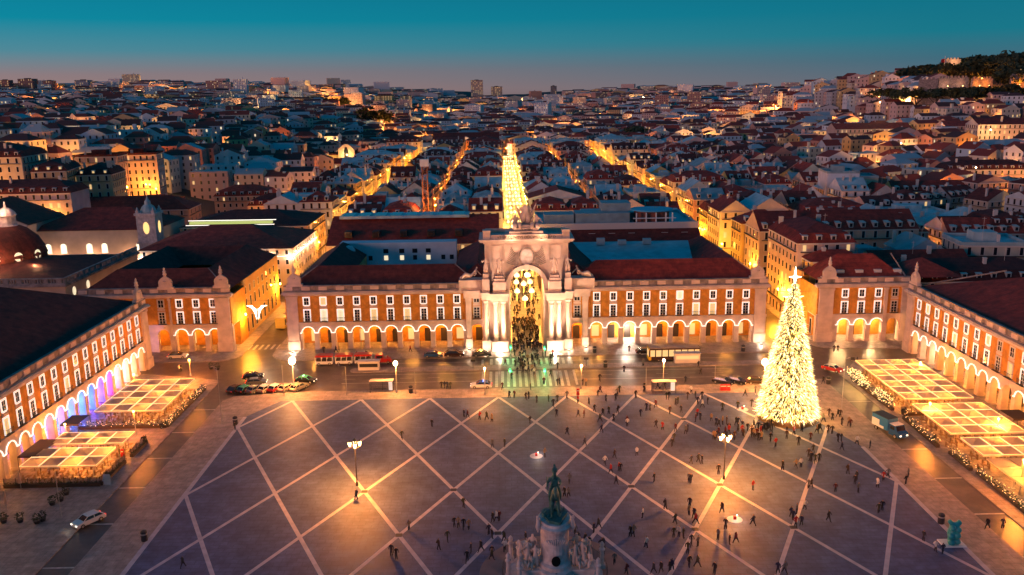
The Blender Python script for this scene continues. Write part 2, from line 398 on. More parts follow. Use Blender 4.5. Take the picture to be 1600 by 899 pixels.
def win_meshes():
    out = {}
    for key, w, z0, z1 in (('tall', 1.22, 7.15, 9.75), ('square', 1.15, 11.05, 12.75)):
        for lit in ('lit', 'plain'):
            b = MB(); f = .27
            b.box(-w/2-f, -w/2, -.13, .05, z0-.12, z1+f); b.box(w/2, w/2+f, -.13, .05, z0-.12, z1+f)
            b.box(-w/2, w/2, -.13, .05, z1, z1+f)
            if key == 'square': b.box(-w/2, w/2, -.13, .05, z0-f, z0)
            out[key, lit] = b.mesh('window_surround', [ledf if lit == 'lit' else shutter])
        b = MB(); b.box(-.045, .045, -.075, -.03, z0, z1)
        for k in range(1, 4 if key == 'tall' else 2):
            z = z0+(z1-z0)*k/(4 if key == 'tall' else 2); b.box(-w/2, w/2, -.07, -.03, z-.035, z+.035)
        out[key, 'bars'] = b.mesh('glazing_bar', [white])
        for nm, g in (('dark', glass), ('warm', glit), ('cool', glitw)):
            out[key, nm] = MB().quad((-w/2,-.03,z0),(w/2,-.03,z0),(w/2,-.03,z1),(-w/2,-.03,z1)).mesh('window_pane', [g])
        if key == 'square':
            b = MB(); b.box(-w/2-.3, w/2+.3, -.12, .02, z0-.85, z0-.32); out['panel'] = b.mesh('sill_panel', [stone])
    b = MB(); b.box(-.98, .98, -.62, .05, 6.95, 7.05)
    b.tube((-.95,-.58,8.0), (.95,-.58,8.0), .035, n=4)
    for i in range(13): x = -.95+1.9*i/12; b.tube((x,-.58,7.05), (x,-.58,8.0), .022, n=3)
    for s in (-.95, .95):
        b.tube((s,-.58,8.0), (s,0,8.0), .03, n=4)
    out['balcony'] = b.mesh('balcony', [iron]); return out
WM = win_meshes()
def windows(t, x, lit=True, state='dark', state2='dark', y=0):
    for key, st in (('tall', state), ('square', state2)):
        w = put('window', WM[key, 'lit' if lit else 'plain'], t, (x, y, 0))
        put('window_pane', WM[key, st], w); put('glazing_bar', WM[key, 'bars'], w)
        put('balcony' if key == 'tall' else 'sill_panel', WM['balcony' if key == 'tall' else 'panel'], w)
def pilaster(t, x0, x1, z1=13.3, y=0., grooves=True):
    b = MB(); b.box(x0, x1, y-.35, y+.5, 2.3, z1); b.box(x0-.15, x1+.15, y-.55, y+.5, 0, 2.3)
    b.box(x0-.12, x1+.12, y-.5, y+.3, z1-.5, z1-.03)
    if grooves:
        for z in np.arange(3.6, z1-1, 1.35): b.box(x0+.05, x1-.05, y-.375, y-.33, z, z+.05)
    return b.build('pilaster', stone, t)
def hip(b, x0, x1, y0, y1, z0, h, ins=None, m=0, ends=(1, 1)):
    """hipped roof; ridge runs along the longer side"""
    if (x1-x0) >= (y1-y0):
        i = (y1-y0)/2 if ins is None else ins; ym = (y0+y1)/2
        a, c = (x0+i*ends[0], ym, z0+h), (x1-i*ends[1], ym, z0+h)
        p = [(x0,y0,z0),(x1,y0,z0),(x1,y1,z0),(x0,y1,z0)]
        b.quad(p[0],p[1],c,a,m); b.quad(p[2],p[3],a,c,m); b.tri(p[1],p[2],c,m); b.tri(p[3],p[0],a,m)
    else:
        i = (x1-x0)/2 if ins is None else ins; xm = (x0+x1)/2
        a, c = (xm, y0+i*ends[0], z0+h), (xm, y1-i*ends[1], z0+h)
        p = [(x0,y0,z0),(x1,y0,z0),(x1,y1,z0),(x0,y1,z0)]
        b.tri(p[0],p[1],a,m); b.quad(p[1],p[2],c,a,m); b.tri(p[2],p[3],c,m); b.quad(p[3],p[0],a,c,m)
    return b
def ridge_caps(t, pts):
    for a, c in pts: MB().tube(a, c, .16, n=5).build('ridge_cap', stoneD, t)
def corner_ornament(t, x, y, z, rz=0, s=1.0):
    b = MB(); b.box(-1.9*s, 1.9*s, -.5, .5, 0, .6)
    b.prism([(-1.5*s,-.4),(1.5*s,-.4),(1.5*s,.4),(-1.5*s,.4)], .6, 1.5*s)
    for q in range(8):
        a = q/8; wd = 1.5*s*(1-a*a)*.95+.12
        b.box(-wd, wd, -.38+a*.1, .38-a*.1, 1.5*s+a*1.5*s, 1.5*s+(a+.125)*1.5*s)
    b.lathe([(.42,0),(.3,.3),(.5,.6),(.34,1.0),(.45,1.25),(.2,1.6),(.26,1.9),(.05,2.3)], (0,0,3.0*s), 8)
    b.lathe([(.36,0),(.4,.12),(.36,.14)], (0,-.45,1.9*s), 10)
    return b.build('corner_finial', stone, t, (x,y,z), rz)
def palace(label, cat, loc, rz, x0, x1, firstx, nb, pils, depth, unlit=(), states=None, group='arcaded palaces round the plaza', fin=(), doorbays=(), lampcol=(1,.38,.05), lampw=330, special=None, led_off=()):
    t = thing('palace', label, cat, loc, rz, group)
    bx = [firstx+BAY*i for i in range(nb)]+[d for d in doorbays]
    seg0, seg1 = bx[0]-BAY/2, bx[nb-1]+BAY/2
    for i, x in enumerate(bx):
        q = put('arcade_bay', BAYM, t, (x, .0, 0))
        if i < nb and i not in led_off: put('light_string', LEDM, q)
    b = MB(); b.box(x0+.02, x1-.02, .12, .7, 6.35, 13.32); b.build('upper_wall', ochre, t)
    # solid masonry where there is no arcade bay, arcade ceiling, back wall, side and rear walls
    b = MB(); cur = x0+.02
    for x in sorted(bx):
        if x-BAY/2-cur > .05: b.box(cur, x-BAY/2-.01, .06, 1.25, 0, 6.34)
        cur = x+BAY/2+.01
    if x1-cur > .05: b.box(cur, x1-.02, .06, 1.25, 0, 6.34)
    b.box(x0+.05, x1-.05, 1.3, 5.6, 6.1, 6.34); b.build('arcade_wall', stone, t)
    b = MB(); b.box(x0+.04, x1-.04, 5.6, 6.2, 0, 6.3)
    b.box(x0+.03, x0+.6, .7, depth, 6.35, 13.3); b.box(x1-.6, x1-.03, .7, depth, 6.35, 13.3)
    b.box(x0+.03, x0+.6, 6.2, depth, 0, 6.34); b.box(x1-.6, x1-.03, 6.2, depth, 0, 6.34)
    b.box(x0+.6, x1-.6, depth-.5, depth-.02, 0, 13.9); b.build('inner_wall', ochre, t)
    dm = MB().box(-.8,.8,-.06,.02,0,3.4).mesh('arcade_door', [door_m]); dl = MB().box(-.9,.9,-.06,.02,.6,3.4).mesh('shop_window', [glit])
    for i, x in enumerate(bx):
        put('arcade_door' if (i*7) % 3 else 'shop_window', dm if (i*7) % 3 else dl, t, (x+.3, 5.58, 0))
    b = MB(); b.box(x0-.05, x1+.05, -.28, .12, 6.36, 6.86); b.build('string_course', stone, t)
    b = MB(); b.box(x0-.25, x1+.25, -.35, .7, 13.34, 13.7); b.box(x0-.6, x1+.6, -.85, .7, 13.71, 14.05); b.box(x0-.45, x1+.45, -.7, .7, 14.06, 14.3); b.build('cornice', stone, t)
    b = MB(); b.box(x0-.1, x1+.1, -.12, .5, 14.31, 14.6); b.box(x0-.1, x1+.1, -.15, .53, 15.5, 15.78); b.box(x0, x1, .05, .4, 14.6, 15.5); b.build('parapet', stoneD, t)
    pm = MB().box(-.98,.98,-.14,.04,14.61,15.49).mesh('parapet_pier', [stone])
    n = int((x1-x0)/BAY)
    for i in range(n+1): put('parapet_pier', pm, t, (x0+1+(x1-x0-2)*i/n, 0, 0))
    for a, c in pils: pilaster(t, a, c)
    for i, x in enumerate(bx):
        st = (states or {}).get(i, ('dark', 'dark'))
        windows(t, x, not (i >= nb or i in unlit), st[0], st[1], .12)
    for i in range(0, len(bx)):
        if special and i in special: lamp(t, (bx[i], 3.6, 3.0), special[i][1], special[i][0], .3)
        elif i % 2 == 0: lamp(t, (bx[i]+.5, 3.4, 5.2), lampw, lampcol, .2)
    for x, y, z, r in fin: corner_ornament(t, x, y, z, r)
    return t
pick = lambda *a: a
# central wings (either side of the arch)
S = {1:('dark','warm'),2:('cool','dark'),3:('dark','warm'),4:('cool','dark'),6:('warm','dark'),9:('dark','cool')}
S = {1:('cool','warm'),2:('cool','dark'),4:('warm','dark'),6:('warm','dark')}
pl = palace('ochre arcaded palace wing west of the arch with dark tiled roof', 'palace', (0,0,0), 0, -57, -10.6, -52, 10,
            [(-56.7,-54.1),(-14.5,-13.1)], 13, states=S, doorbays=(-11.3-.6,), fin=[(-54.5,.2,15.6,0)])
S = {5:('dark','cool'),6:('warm','dark'),7:('warm','dark')}
pr = palace('ochre arcaded palace wing east of the arch with bright red tiled roof', 'palace', (0,0,0), 0, 10.6, 57, 52-9*BAY, 10,
            [(54.1,56.7),(13.1,14.5)], 13, states=S, doorbays=(11.9,), fin=[(54.5,.2,15.6,0)], special={2:((1,.8,.6),900)})
def roofs(t, parts, m, caps=()):
    b = MB()
    for p in parts: hip(b, *p)
    o = b.build('roof', m, t)
    if caps: ridge_caps(t, caps)
    return o
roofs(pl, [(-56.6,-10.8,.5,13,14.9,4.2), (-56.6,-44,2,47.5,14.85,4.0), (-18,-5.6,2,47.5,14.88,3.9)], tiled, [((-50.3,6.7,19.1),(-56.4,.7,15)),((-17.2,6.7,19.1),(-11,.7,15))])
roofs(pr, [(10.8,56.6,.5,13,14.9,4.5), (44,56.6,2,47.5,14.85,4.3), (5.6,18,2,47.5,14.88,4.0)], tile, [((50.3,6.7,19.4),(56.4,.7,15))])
for t, s in ((pl, -1), (pr, 1)):
    b = MB(); xa, xb = sorted((s*56.9, s*6)); b.box(xa, xa+.6, 13, 47.5, 0, 14.8); b.box(xb-.6, xb, 13, 47.5, 0, 14.8)
    xa2, xb2 = sorted((s*44, s*18)); b.box(xa2-.3, xa2, 13.1, 42, 0, 14.7); b.box(xb2, xb2+.3, 13.1, 42, 0, 14.7)
    b.box(xa+.7, xb-.7, 47, 47.6, 0, 14.8); b.build('side_wall', ochre if 0 else plaster, t)['note'] = ''
    t.children[-1].color = (.62,.36,.15,1)
for t in (pl, pr):
    for o in t.children:
        if o.name.startswith('side_wall'):
            o.color = (.62,.34,.12,1)
            if 'note' in o: del o['note']
# courtyard blocks behind
b = MB(); b.box(-51.5,-18.6,42.5,46.9,0,18.2); w = b.build('rear_wing', plaster, pl); w.color = (.62,.66,.70,1)
for x in (-47.5,-43,-38.6,-34.1,-30.4,-26.6,-22.4,-20): MB().box(x-.55,x+.55,42.44,42.5,13.2,14.5).build('window', glitw if x in (-38.6,-34.1,-26.6) else glass, w)
for x in (-38.6,-34.1,-30.4,-26.6): MB().box(x-.7,x+.7,42.44,42.5,15.2,16.4).build('window', glass, w)
b = MB(); b.box(-46,-18.2,31,42.3,0,11.5); o = b.build('courtyard_roof', zinc, pl)
b = MB(); b.prism([(18.2,15),(43.9,15),(43.9,42),(18.2,42)], 12.0, 12.3); b.quad((14,44,17.2),(18.3,24,15.2),(44,24,15.2),(50,44,17.2)); b.quad((50,44,17.2),(44,24,15.2),(46.5,17,15),(54.5,32,17)); b.build('zinc_roof', zinc, pr)
b = MB(); b.box(19,29,22.5,24,12.3,15); b.build('glazed_rooflight', glass, pr)
b = MB()
for x, h in ((21,1.8),(27,1.2),(34,1.5)): b.box(x,x+2.2,40,41.5,17,17+h)
b.build('roof_box', zinc, pr)
b = MB().ball((-48.3,39,16.5),1.8); b.build('satellite_dish', mat('dish_white',(.7,.6,.6)), pl, smooth=True)
# west wing and east wing of the plaza
sw = {i: (('warm','dark') if i in (9,14,4) else ('dark','warm') if i in (7,1) else ('dark','dark')) for i in range(24)}
n2 = 26; x_n = 98.0
blue, violet, pink = (.08,.25,1), (.45,.12,1), (1,.25,.45)
# local x runs north; north end of the building is at world y = -9.5
wl = palace('long orange west wing with dark roof and blue lit arcade beside the terraces', 'palace', (-85.6,-9.8-x_n,0), R(90), 0, x_n, x_n-5.2-(22)*BAY, 23,
            [(x_n-3.0,x_n-.3),(.3,3)], 14, unlit=(), states=sw, fin=[(x_n-2.5,.4,15.6,0)],
            special={21:((1,.4,.08),250),20:((1,.7,.5),500),19:((1,.7,.5),450),18:((1,.10,.25),330),17:((.25,.05,1),700),16:((.01,.09,1),900),15:((.0,.14,1),900),14:((.0,.18,1),800),13:((.0,.25,1),600),12:((.5,.05,.8),260),11:((1,.25,.1),160)})
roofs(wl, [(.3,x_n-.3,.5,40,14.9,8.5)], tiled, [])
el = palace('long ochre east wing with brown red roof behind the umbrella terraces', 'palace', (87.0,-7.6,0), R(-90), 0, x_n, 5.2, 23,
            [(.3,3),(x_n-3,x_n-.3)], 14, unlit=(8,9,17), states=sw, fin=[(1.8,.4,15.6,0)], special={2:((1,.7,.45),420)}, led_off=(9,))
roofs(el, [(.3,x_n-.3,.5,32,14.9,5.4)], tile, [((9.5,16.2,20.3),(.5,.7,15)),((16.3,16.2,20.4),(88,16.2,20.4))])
# ministry corner blocks
ml = palace('orange corner palace block with three lit arches at the west street', 'palace', (0,0,0), 0, -105, -69.8, -81.9+.0, 3,
            [(-73.4,-70.1),(-84.3,-83.9)], 12, states={1:('dark','dark')}, fin=[(-71.6,.2,15.6,0),(-84.6,.2,15.4,0)], doorbays=(-86.2,-91.5,-95.5,-99.5))
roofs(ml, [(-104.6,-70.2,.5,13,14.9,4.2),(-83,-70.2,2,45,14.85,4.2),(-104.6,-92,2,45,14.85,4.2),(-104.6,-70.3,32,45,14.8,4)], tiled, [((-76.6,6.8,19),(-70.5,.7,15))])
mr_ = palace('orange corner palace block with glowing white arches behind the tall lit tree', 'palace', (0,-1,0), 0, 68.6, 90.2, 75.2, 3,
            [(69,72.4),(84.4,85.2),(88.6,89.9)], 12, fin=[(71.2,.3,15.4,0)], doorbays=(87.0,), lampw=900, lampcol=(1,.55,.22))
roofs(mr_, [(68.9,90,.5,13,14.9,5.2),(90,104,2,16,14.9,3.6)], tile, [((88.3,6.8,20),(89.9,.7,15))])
for t, x0, x1, d, y0 in ((ml,-104.7,-70.1,45,12),(mr_,68.9,89.9,18,12)):
    b = MB(); b.box(x0,x0+.5,y0,d,0,14.7); b.box(x1-.5,x1,y0,d,0,14.7); b.box(x0+.6,x1-.6,d-.5,d,0,14.7); o = b.build('side_wall', plaster, t); o.color = (.62,.38,.16,1)
# plain windows along the street side of the palace blocks
def side_windows(t, x, y0, y1, s, step=3.9):
    b = MB(); f = MB()
    for y in np.arange(y0, y1, step):
        for z0, h in ((7.3,2.4),(11.0,1.6),(1.2,3.6)):
            b.box(x-.03 if s < 0 else x-.02, x+.02 if s < 0 else x+.03, y-.55, y+.55, z0, z0+h)
            f.box(x-.015, x+.015, y-.8, y+.8, z0-.2, z0+h+.25)
    tag(b.build('window', glass, t), kind='stuff'); tag(f.build('window_surround', shutter, t), kind='stuff')
side_windows(ml, -70.08+.02, 9, 44, 1); side_windows(pl, -56.98, 9, 46, -1); side_windows(pr, 56.98, 9, 46, 1); side_windows(mr_, 68.85, 4, 17, -1)
b = MB()
for x in (74.6,79.1,83.5,88.2):
    b.box(x-.9,x+.9,2.2,3.6,15.3,17.0)
o = b.build('dormer', shutter, mr_)
for x in (-84,-60): pass
# ------------------------------------------------------------------ sculpture figures
def figure(name, pose='stand', robe=True, mats=None, s=1.0):
    """standing or seated draped figure, about 1.75 m at s = 1, feet at z = 0"""
    if pose == 'stand':
        P = [(0,0,.95),(0,0,1.18),(0,-.01,1.42),(0,-.02,1.55),(0,-.03,1.68),(.10,0,.88),(.12,-.06,.48),(.13,.02,.06),(-.10,0,.88),(-.12,.02,.48),(-.13,.04,.06),(.2,0,1.40),(.30,-.04,1.14),(.24,-.2,1.0),(-.2,0,1.40),(-.34,.0,1.2),(-.42,-.14,1.42)]
    elif pose == 'seat':
        P = [(0,0,.5),(0,.02,.75),(0,.02,1.0),(0,0,1.13),(0,-.03,1.26),(.12,-.05,.5),(.2,-.45,.5),(.22,-.42,.06),(-.12,-.05,.5),(-.2,-.42,.46),(-.24,-.48,.06),(.2,.02,.98),(.34,-.08,.74),(.5,-.2,.66),(-.2,.02,.98),(-.32,-.1,.76),(-.2,-.3,.62)]
    else:   # reclining, body along +x
        P = [(0,0,.32),(.28,0,.5),(.5,0,.78),(.57,0,.92),(.6,-.02,1.06),(-.05,-.1,.3),(-.5,-.16,.52),(-.85,-.18,.12),(-.05,.08,.28),(-.55,.1,.24),(-1.05,.08,.12),(.5,-.2,.76),(.52,-.36,.5),(.3,-.4,.35),(.5,.2,.76),(.78,.2,.5),(.98,.1,.34)]
    E = [(0,1),(1,2),(2,3),(3,4),(0,5),(5,6),(6,7),(0,8),(8,9),(9,10),(2,11),(11,12),(12,13),(2,14),(14,15),(15,16)]
    rb = 1.5 if robe else 1
    r = [.15,.14,.16,.06,.115,.11*rb,.11*rb,.085*rb,.11*rb,.11*rb,.085*rb,.07,.05,.04,.07,.05,.04]
    return skin_mesh(name, [(x*s,y*s,z*s) for x,y,z in P], E, [q*s for q in r], 1, mats or [stone])
FIG = {k: figure('statue_'+k, k) for k in ('stand','seat','recline')}
# ------------------------------------------------------------------ triumphal arch
ar = thing('triumphal_arch', 'floodlit stone triumphal arch with statues and a carved coat of arms', 'arch')
colm = MB().lathe([(.78,0),(.78,.25),(.62,.4),(.60,.6),(.60,3.5),(.50,8.6),(.52,8.75),(.66,9.0),(.55,9.1),(.72,9.7),(.86,9.85),(.86,10.1)], (0,0,0), 16).mesh('column', [stone]); colm.shade_smooth()
for s in (-1, 1):
    b = MB(); xa, xb = sorted((s*3.95, s*10.55)); b.box(xa, xb, -1.2, 11.5, 0, 15.2); b.build('pier', stone, ar)
    b = MB(); xa, xb = sorted((s*4.55, s*8.35)); b.box(xa, xb, -4.5, -1.2, 0, 2.5); b.box(xa-.12, xb+.12, -4.62, -1.2, 2.2, 2.62); b.box(xa-.1, xb+.1, -4.6, -1.2, 0, .5); b.build('column_plinth', stone, ar)
    b = MB(); xa, xb = sorted((s*8.6, s*10.6)); b.box(xa, xb, -3.2, -1.2, 0, 2.4); b.box(xa-.08, xb+.08, -3.28, -1.2, 2.1, 2.5); b.build('column_plinth', stone, ar)
    b = MB(); xa, xb = sorted((s*13.0, s*14.6)); b.box(xa, xb, -1.1, 0, 0, 2.3); b.build('column_plinth', stone, ar)
    b = MB().box(xa+.2, xb-.2, -.75, 0, 2.3, 12.2); b.box(xa+.05, xb-.05, -.9, 0, 11.4, 12.2); b.build('pilaster', stone, ar)
    for x in (5.55, 7.35): put('column', colm, ar, (s*x, -3.45, 2.6), scale=(1,1,.95))
    put('column', colm, ar, (s*9.6, -2.3, 2.5), scale=(.95,.95,.955))
    b = MB()
    for x0, x1, y in ((4.45,8.45,-4.5),(8.46,10.6,-3.2)):
        xa, xb = sorted((s*x0, s*x1)); b.box(xa, xb, y+.2, -1.0, 12.2, 13.3); b.box(xa-.15, xb+.15, y-.1, -.9, 13.3, 13.75); b.box(xa-.3, xb+.3, y-.35, -.8, 13.76, 14.1)
    xa, xb = sorted((s*10.61, s*14.9)); b.box(xa, xb, -.85, .2, 12.2, 13.3); b.box(xa, xb, -1.25, .2, 13.3, 14.1)
    b.build('entablature', stone, ar)
    b = MB(); xa, xb = sorted((s*4.9, s*7.9)); b.box(xa, xb, -4.2, -1.2, 14.1, 16.7); b.box(xa+.25, xb-.25, -3.9, -1.2, 16.7, 17.4); b.box(xa+.5, xb-.5, -3.6, -1.2, 17.4, 18.0)
    b.build('pedestal', stone, ar)
    b = MB(); xa, xb = sorted((s*8.7, s*10.4)); b.box(xa, xb, -3.0, -1.2, 14.1, 17.2); b.box(xa+.2, xb-.2, -2.7, -1.2, 17.2, 18.4); b.build('pedestal', stone, ar)
    b = MB(); xa, xb = sorted((s*10.41, s*15.9)); b.box(xa, xb, -.9, 2.2, 14.1, 16.3); b.box(xa, xb, -1.05, 2.3, 16.3, 16.6); b.build('pedestal', stone, ar)
    o = put('statue', FIG['stand'], ar, (s*6.35, -2.7, 18.0), 0, (2.5*s, 2.5, 2.5)); o = put('statue', FIG['stand'], ar, (s*9.5, -2.1, 18.4), 0, (-2.2*s, 2.2, 2.2))
    put('statue', FIG['recline'], ar, (s*13.1, -.2, 16.6), 0, (-2.5*s, 2.5, 2.9))
    b = MB(); xa, xb = sorted((s*8.3, s*10.0)); b.box(xa, xb, -1.6, .4, 26.3, 28.1); b.box(xa-.1, xb+.1, -1.7, .5, 28.1, 28.35); b.build('pedestal', stone, ar)
# attic wall with the great round opening, and the vault
n = 20; r = 3.92; zs = 15.2; b = MB(); X = 9.7; T = 25.2
pts = [(-r*math.cos(math.pi*i/n), zs+r*math.sin(math.pi*i/n)) for i in range(n+1)]
for y in (-1.15, 8.0):
    for i in range(n):
        (xa, za), (xb, zb) = pts[i], pts[i+1]; b.quad((xa,y,za),(xb,y,zb),(xb,y,T),(xa,y,T))
    b.quad((-X,y,zs-.05),(-r,y,zs-.05),(-r,y,T),(-X,y,T)); b.quad((r,y,zs-.05),(X,y,zs-.05),(X,y,T),(r,y,T))
for i in range(n):
    (xa, za), (xb, zb) = pts[i], pts[i+1]; b.quad((xa,-1.15,za),(xa,8,za),(xb,8,zb),(xb,-1.15,zb))
b.quad((-X,-1.15,zs),(-X,8,zs),(-X,8,T),(-X,-1.15,T)); b.quad((X,-1.15,zs),(X,8,zs),(X,8,T),(X,-1.15,T)); b.quad((-X,-1.15,T),(X,-1.15,T),(X,8,T),(-X,8,T))
b.build('attic_wall', stone, ar)
b = MB()
for ra, rb_, y0, y1 in ((3.9,4.75,-1.55,-1.1),(4.75,4.95,-1.75,-1.1)):
    for i in range(n):
        a0, a1 = math.pi*i/n, math.pi*(i+1)/n; c = lambda rr, a, y: (-rr*math.cos(a), y, zs+rr*math.sin(a))
        b.quad(c(ra,a0,y0),c(ra,a1,y0),c(rb_,a1,y0),c(rb_,a0,y0)); b.quad(c(rb_,a0,y0),c(rb_,a1,y0),c(rb_,a1,y1),c(rb_,a0,y1)); b.quad(c(ra,a0,y0),c(ra,a0,y1),c(ra,a1,y1),c(ra,a1,y0))
b.box(-.5,.5,-1.95,-1.1,zs+3.75,zs+5.1); b.build('archivolt', stone, ar)
b = MB(); b.box(-10.0,10.0,-1.5,8.2,25.2,25.6); b.box(-10.8,10.8,-2.2,8.7,25.61,25.95); b.box(-11.0,11.0,-2.4,8.9,25.96,26.3); b.build('cornice', stone, ar)
b = MB(); b.box(-8.2,8.2,-1.4,-1.0,26.3,27.25); b.box(-9.6,-9.3,-1,8,26.3,27.3); b.box(9.3,9.6,-1,8,26.3,27.3); b.box(-9.3,9.3,7.7,8,26.3,27.3); b.build('parapet', stone, ar)
st = MB(); st.box(-4.9,4.9,-1.9,4.2,26.3,27.35); st.box(-3.9,3.9,-1.3,4,27.35,28.0); st.box(-2.7,2.7,-.8,3.8,28.0,28.75); st.box(-1.5,1.5,-.4,3.2,28.75,29.3)
st = st.build('stepped_base', stone, ar)
def lettering(txt, x, y, z, size, parent, m=None, ext=.03, rx=90):
    c = bpy.data.curves.new('lettering', 'FONT'); c.body = txt; c.size = size; c.extrude = ext; c.align_x = 'CENTER'
    o = bpy.data.objects.new('lettering', c); COL.objects.link(o)
    dg = bpy.context.evaluated_depsgraph_get(); me = bpy.data.meshes.new_from_object(o.evaluated_get(dg)); bpy.data.objects.remove(o)
    me.materials.clear(); me.materials.append(m or stoneD)
    q = put('lettering', me, parent, (x,y,z)); q.rotation_euler = (R(rx),0,0); return q
lt = mat('carved_letter_shade', (.07,.045,.035), .9)
lettering('VT SIT OMNIBVS DOCVMENTO P.P.D', 0, -1.93, 26.48, .82, st, lt)
lettering('MAIORVM', 0, -1.33, 27.4, .6, st, lt); lettering('VIRTVTIBVS', 0, -.83, 28.1, .6, st, lt)
# crowning group
g0 = put('statue', figure('crowning_statue','stand',s=1), ar, (0,1.2,29.3), 0, (4.8,4.2,2.8))
b = MB().prism([(-1.1,0),(1.1,0),(.7,1),(-.7,1)],0,3.6); b.build('statue_drapery', stone, ar, (0,1.1,29.3))
for s in (-1, 1):
    put('statue', FIG['seat'], ar, (s*2.5,.6,28.1), R(-20*s), (3.3*s,3.2,2.8))
    b = MB()
    for k in range(5): b.tube((0,0,.2*k),(s*(.8+.12*k),.2,1.2+.55*k),.18,.05,5)
    b.build('statue_drapery', stone, ar, (s*1.2,1.2,30.8))
# carved arms, wings of palm and ribbons in relief
b = MB(); b.lathe([(.01,-.3),(1.0,-.28),(1.35,-.1),(1.4,.1)], (0,0,0), 16, 0, 1, 1)
sh = b.build('coat_of_arms', marble, ar, (0,-1.2,22.0)); sh.rotation_euler = (R(90),0,0); sh.scale = (1.0,1.35,1.0)
b = MB()
for i in range(24):
    a = 2*math.pi*i/24; a2 = 2*math.pi*(i+1)/24
    b.tube((1.75*math.cos(a),-1.3,22+2.2*math.sin(a)),(1.75*math.cos(a2),-1.3,22+2.2*math.sin(a2)),.13,n=5)
for i in range(7): b.ball((-.9+.3*i,-1.4,24.0+.25*math.sin(i/6*math.pi)),.16,n=6,k=4)
b.build('wreath', stoneD, ar)
for s in (-1, 1):
    b = MB()
    for k in range(9):
        a = R(10+14*k); x0, z0 = s*1.9, 20.4+.32*k; L_ = 2.7-.12*k
        px_ = None
        for q in range(6):
            t_ = q/5; x = x0+s*L_*t_; z = z0+1.0*t_**2*(.4+.14*k)-.3*math.sin(3*t_)
            if px_: b.tube(px_, (x,-1.3,z), .085*(1-.6*t_)+.02, n=5)
            px_ = (x,-1.3,z)
    for q in range(14): b.ball((s*(2.4+.28*math.sin(q*1.3)+.06*q),-1.3,20.2-.28*q*.6),.2,n=5,k=3)
    b.build('palm_relief', stoneD, ar)
    fr = MB(); x0, x1 = sorted((s*5.2, s*8.2))
    for a in ((x0,x0+.18,21.4,24.6),(x1-.18,x1,21.4,24.6),(x0,x1,24.6,24.8),(x0,x1,21.2,21.4)): fr.box(a[0],a[1],-1.26,-1.1,a[2],a[3])
    fr.build('panel_frame', stone, ar)
# ground floods at the foot of the columns
for s in (-1, 1):
    for x, y, p in ((6.4,-6.3,260),(9.6,-4.9,90),(13.8,-2.6,60),(55.4,-2.4,120)):
        fl = thing('floodlight', {6.4:'ground floodlight at the main paired columns of the arch',9.6:'ground floodlight at the single outer column of the arch',13.8:'ground floodlight at the pilaster beside the arch',55.4:'ground floodlight at the end pier of the palace wing'}[x]+(', west side' if s < 0 else ', east side'), 'floodlight', (s*x, y, .12), 0, 'floodlights at the foot of the facade')
        b = MB(); b.box(-.3,.3,-.2,.2,0,.25); b.quad((-.28,.21,.05),(.28,.21,.05),(.28,.12,.3),(-.28,.12,.3),1); b.build('housing', [iron, wlamp], fl)
        lamp(fl, (0,.1,.7), p, (1,.72,.50), .25)
        if x < 10: lamp(fl, (0,-1.5,1.0), p*14, (1,.60,.38), .4, 'SPOT', 75, (0,.35,1))
for x in (-3.4, 3.4):
    fx = MB().box(x-.2,x+.2,-2.3,-1.95,26.3,26.5).build('added_lamp_box', iron, ar); lamp(ar, (x,-3.2,26.9), 70, (1,.55,.3), .3)  # boxes added to house the lamps that brighten the crown
hg = MB(); hg.tube((0,3.5,17.2),(0,3.5,19.0),.03,n=4); hg.lathe([(.1,0),(.35,.2),(.35,.8),(.1,1.0)],(0,3.5,16.2),8,1); hg.build('hanging_lantern', [iron, sodium], ar); lamp(ar, (0,3.5,15.6), 1100, (1,.5,.14), .4)
for s in (-1, 1):  # island projectors added to even out the light on the attic
    fl = thing('floodlight', 'added twin headed projector on the traffic island aimed at the arch, '+('west' if s < 0 else 'east')+' one', 'floodlight', (s*12.5,-16.2,.12), 0, 'added projectors aimed at the arch')
    b = MB(); b.tube((0,0,0),(0,0,1.5),.06); b.box(-.5,.5,-.2,.15,1.5,2.0); b.quad((-.45,.16,1.55),(.45,.16,1.55),(.45,.16,1.95),(-.45,.16,1.95),1); b.build('housing', [iron, wlamp], fl)
    lamp(fl, (0,.5,1.9), 5200, (1,.60,.40), .3, 'SPOT', 52, (-s*12.5,15,18))
# ------------------------------------------------------------------ equestrian monument
mo = thing('equestrian_monument', 'green bronze rider on horse above a tall pale pedestal with carved groups', 'monument', (.4,-99,.12)); mo.scale = (.92,.92,1.05)
b = MB()
for k, (rr, z0, z1) in enumerate(((6.6,0,.2),(6.2,.2,.4),(5.9,.4,.6))): b.lathe([(rr,z0),(rr,z1)], (0,0,0), 40)
b.build('step', marble, mo)
b = MB(); b.lathe([(3.1,.6),(3.1,1.2),(2.75,1.3),(2.75,1.7),(2.35,1.85),(2.35,2.3),(2.0,2.5),(1.93,2.7),(1.93,6.3),(2.0,6.4),(2.05,6.7),(2.35,6.85),(2.4,7.15),(2.1,7.3),(2.05,7.6),(.01,7.62)], (0,0,0), 28, 0, 1, 1.35)
pd = b.build('pedestal', marble, mo, smooth=False)
b = MB()
for s in (-1, 1):
    for z in np.arange(6.4,7.9,.3): b.tube((s*2.3,-1.6,z),(s*2.42,-.9,z+.5),.14,n=5)
    b.lathe([(.25,0),(.4,.4),(.2,1.3),(.28,1.6),(.05,1.8)], (s*2.3,-1.5,6.6), 7)
for i in range(9):
    x = -1.3+.32*i; b.tube((x,-2.62+abs(x)*.22,5.9-.25*abs(x)),(x*.7,-2.68,5.0+.2*abs(x)),.11,.05,5)
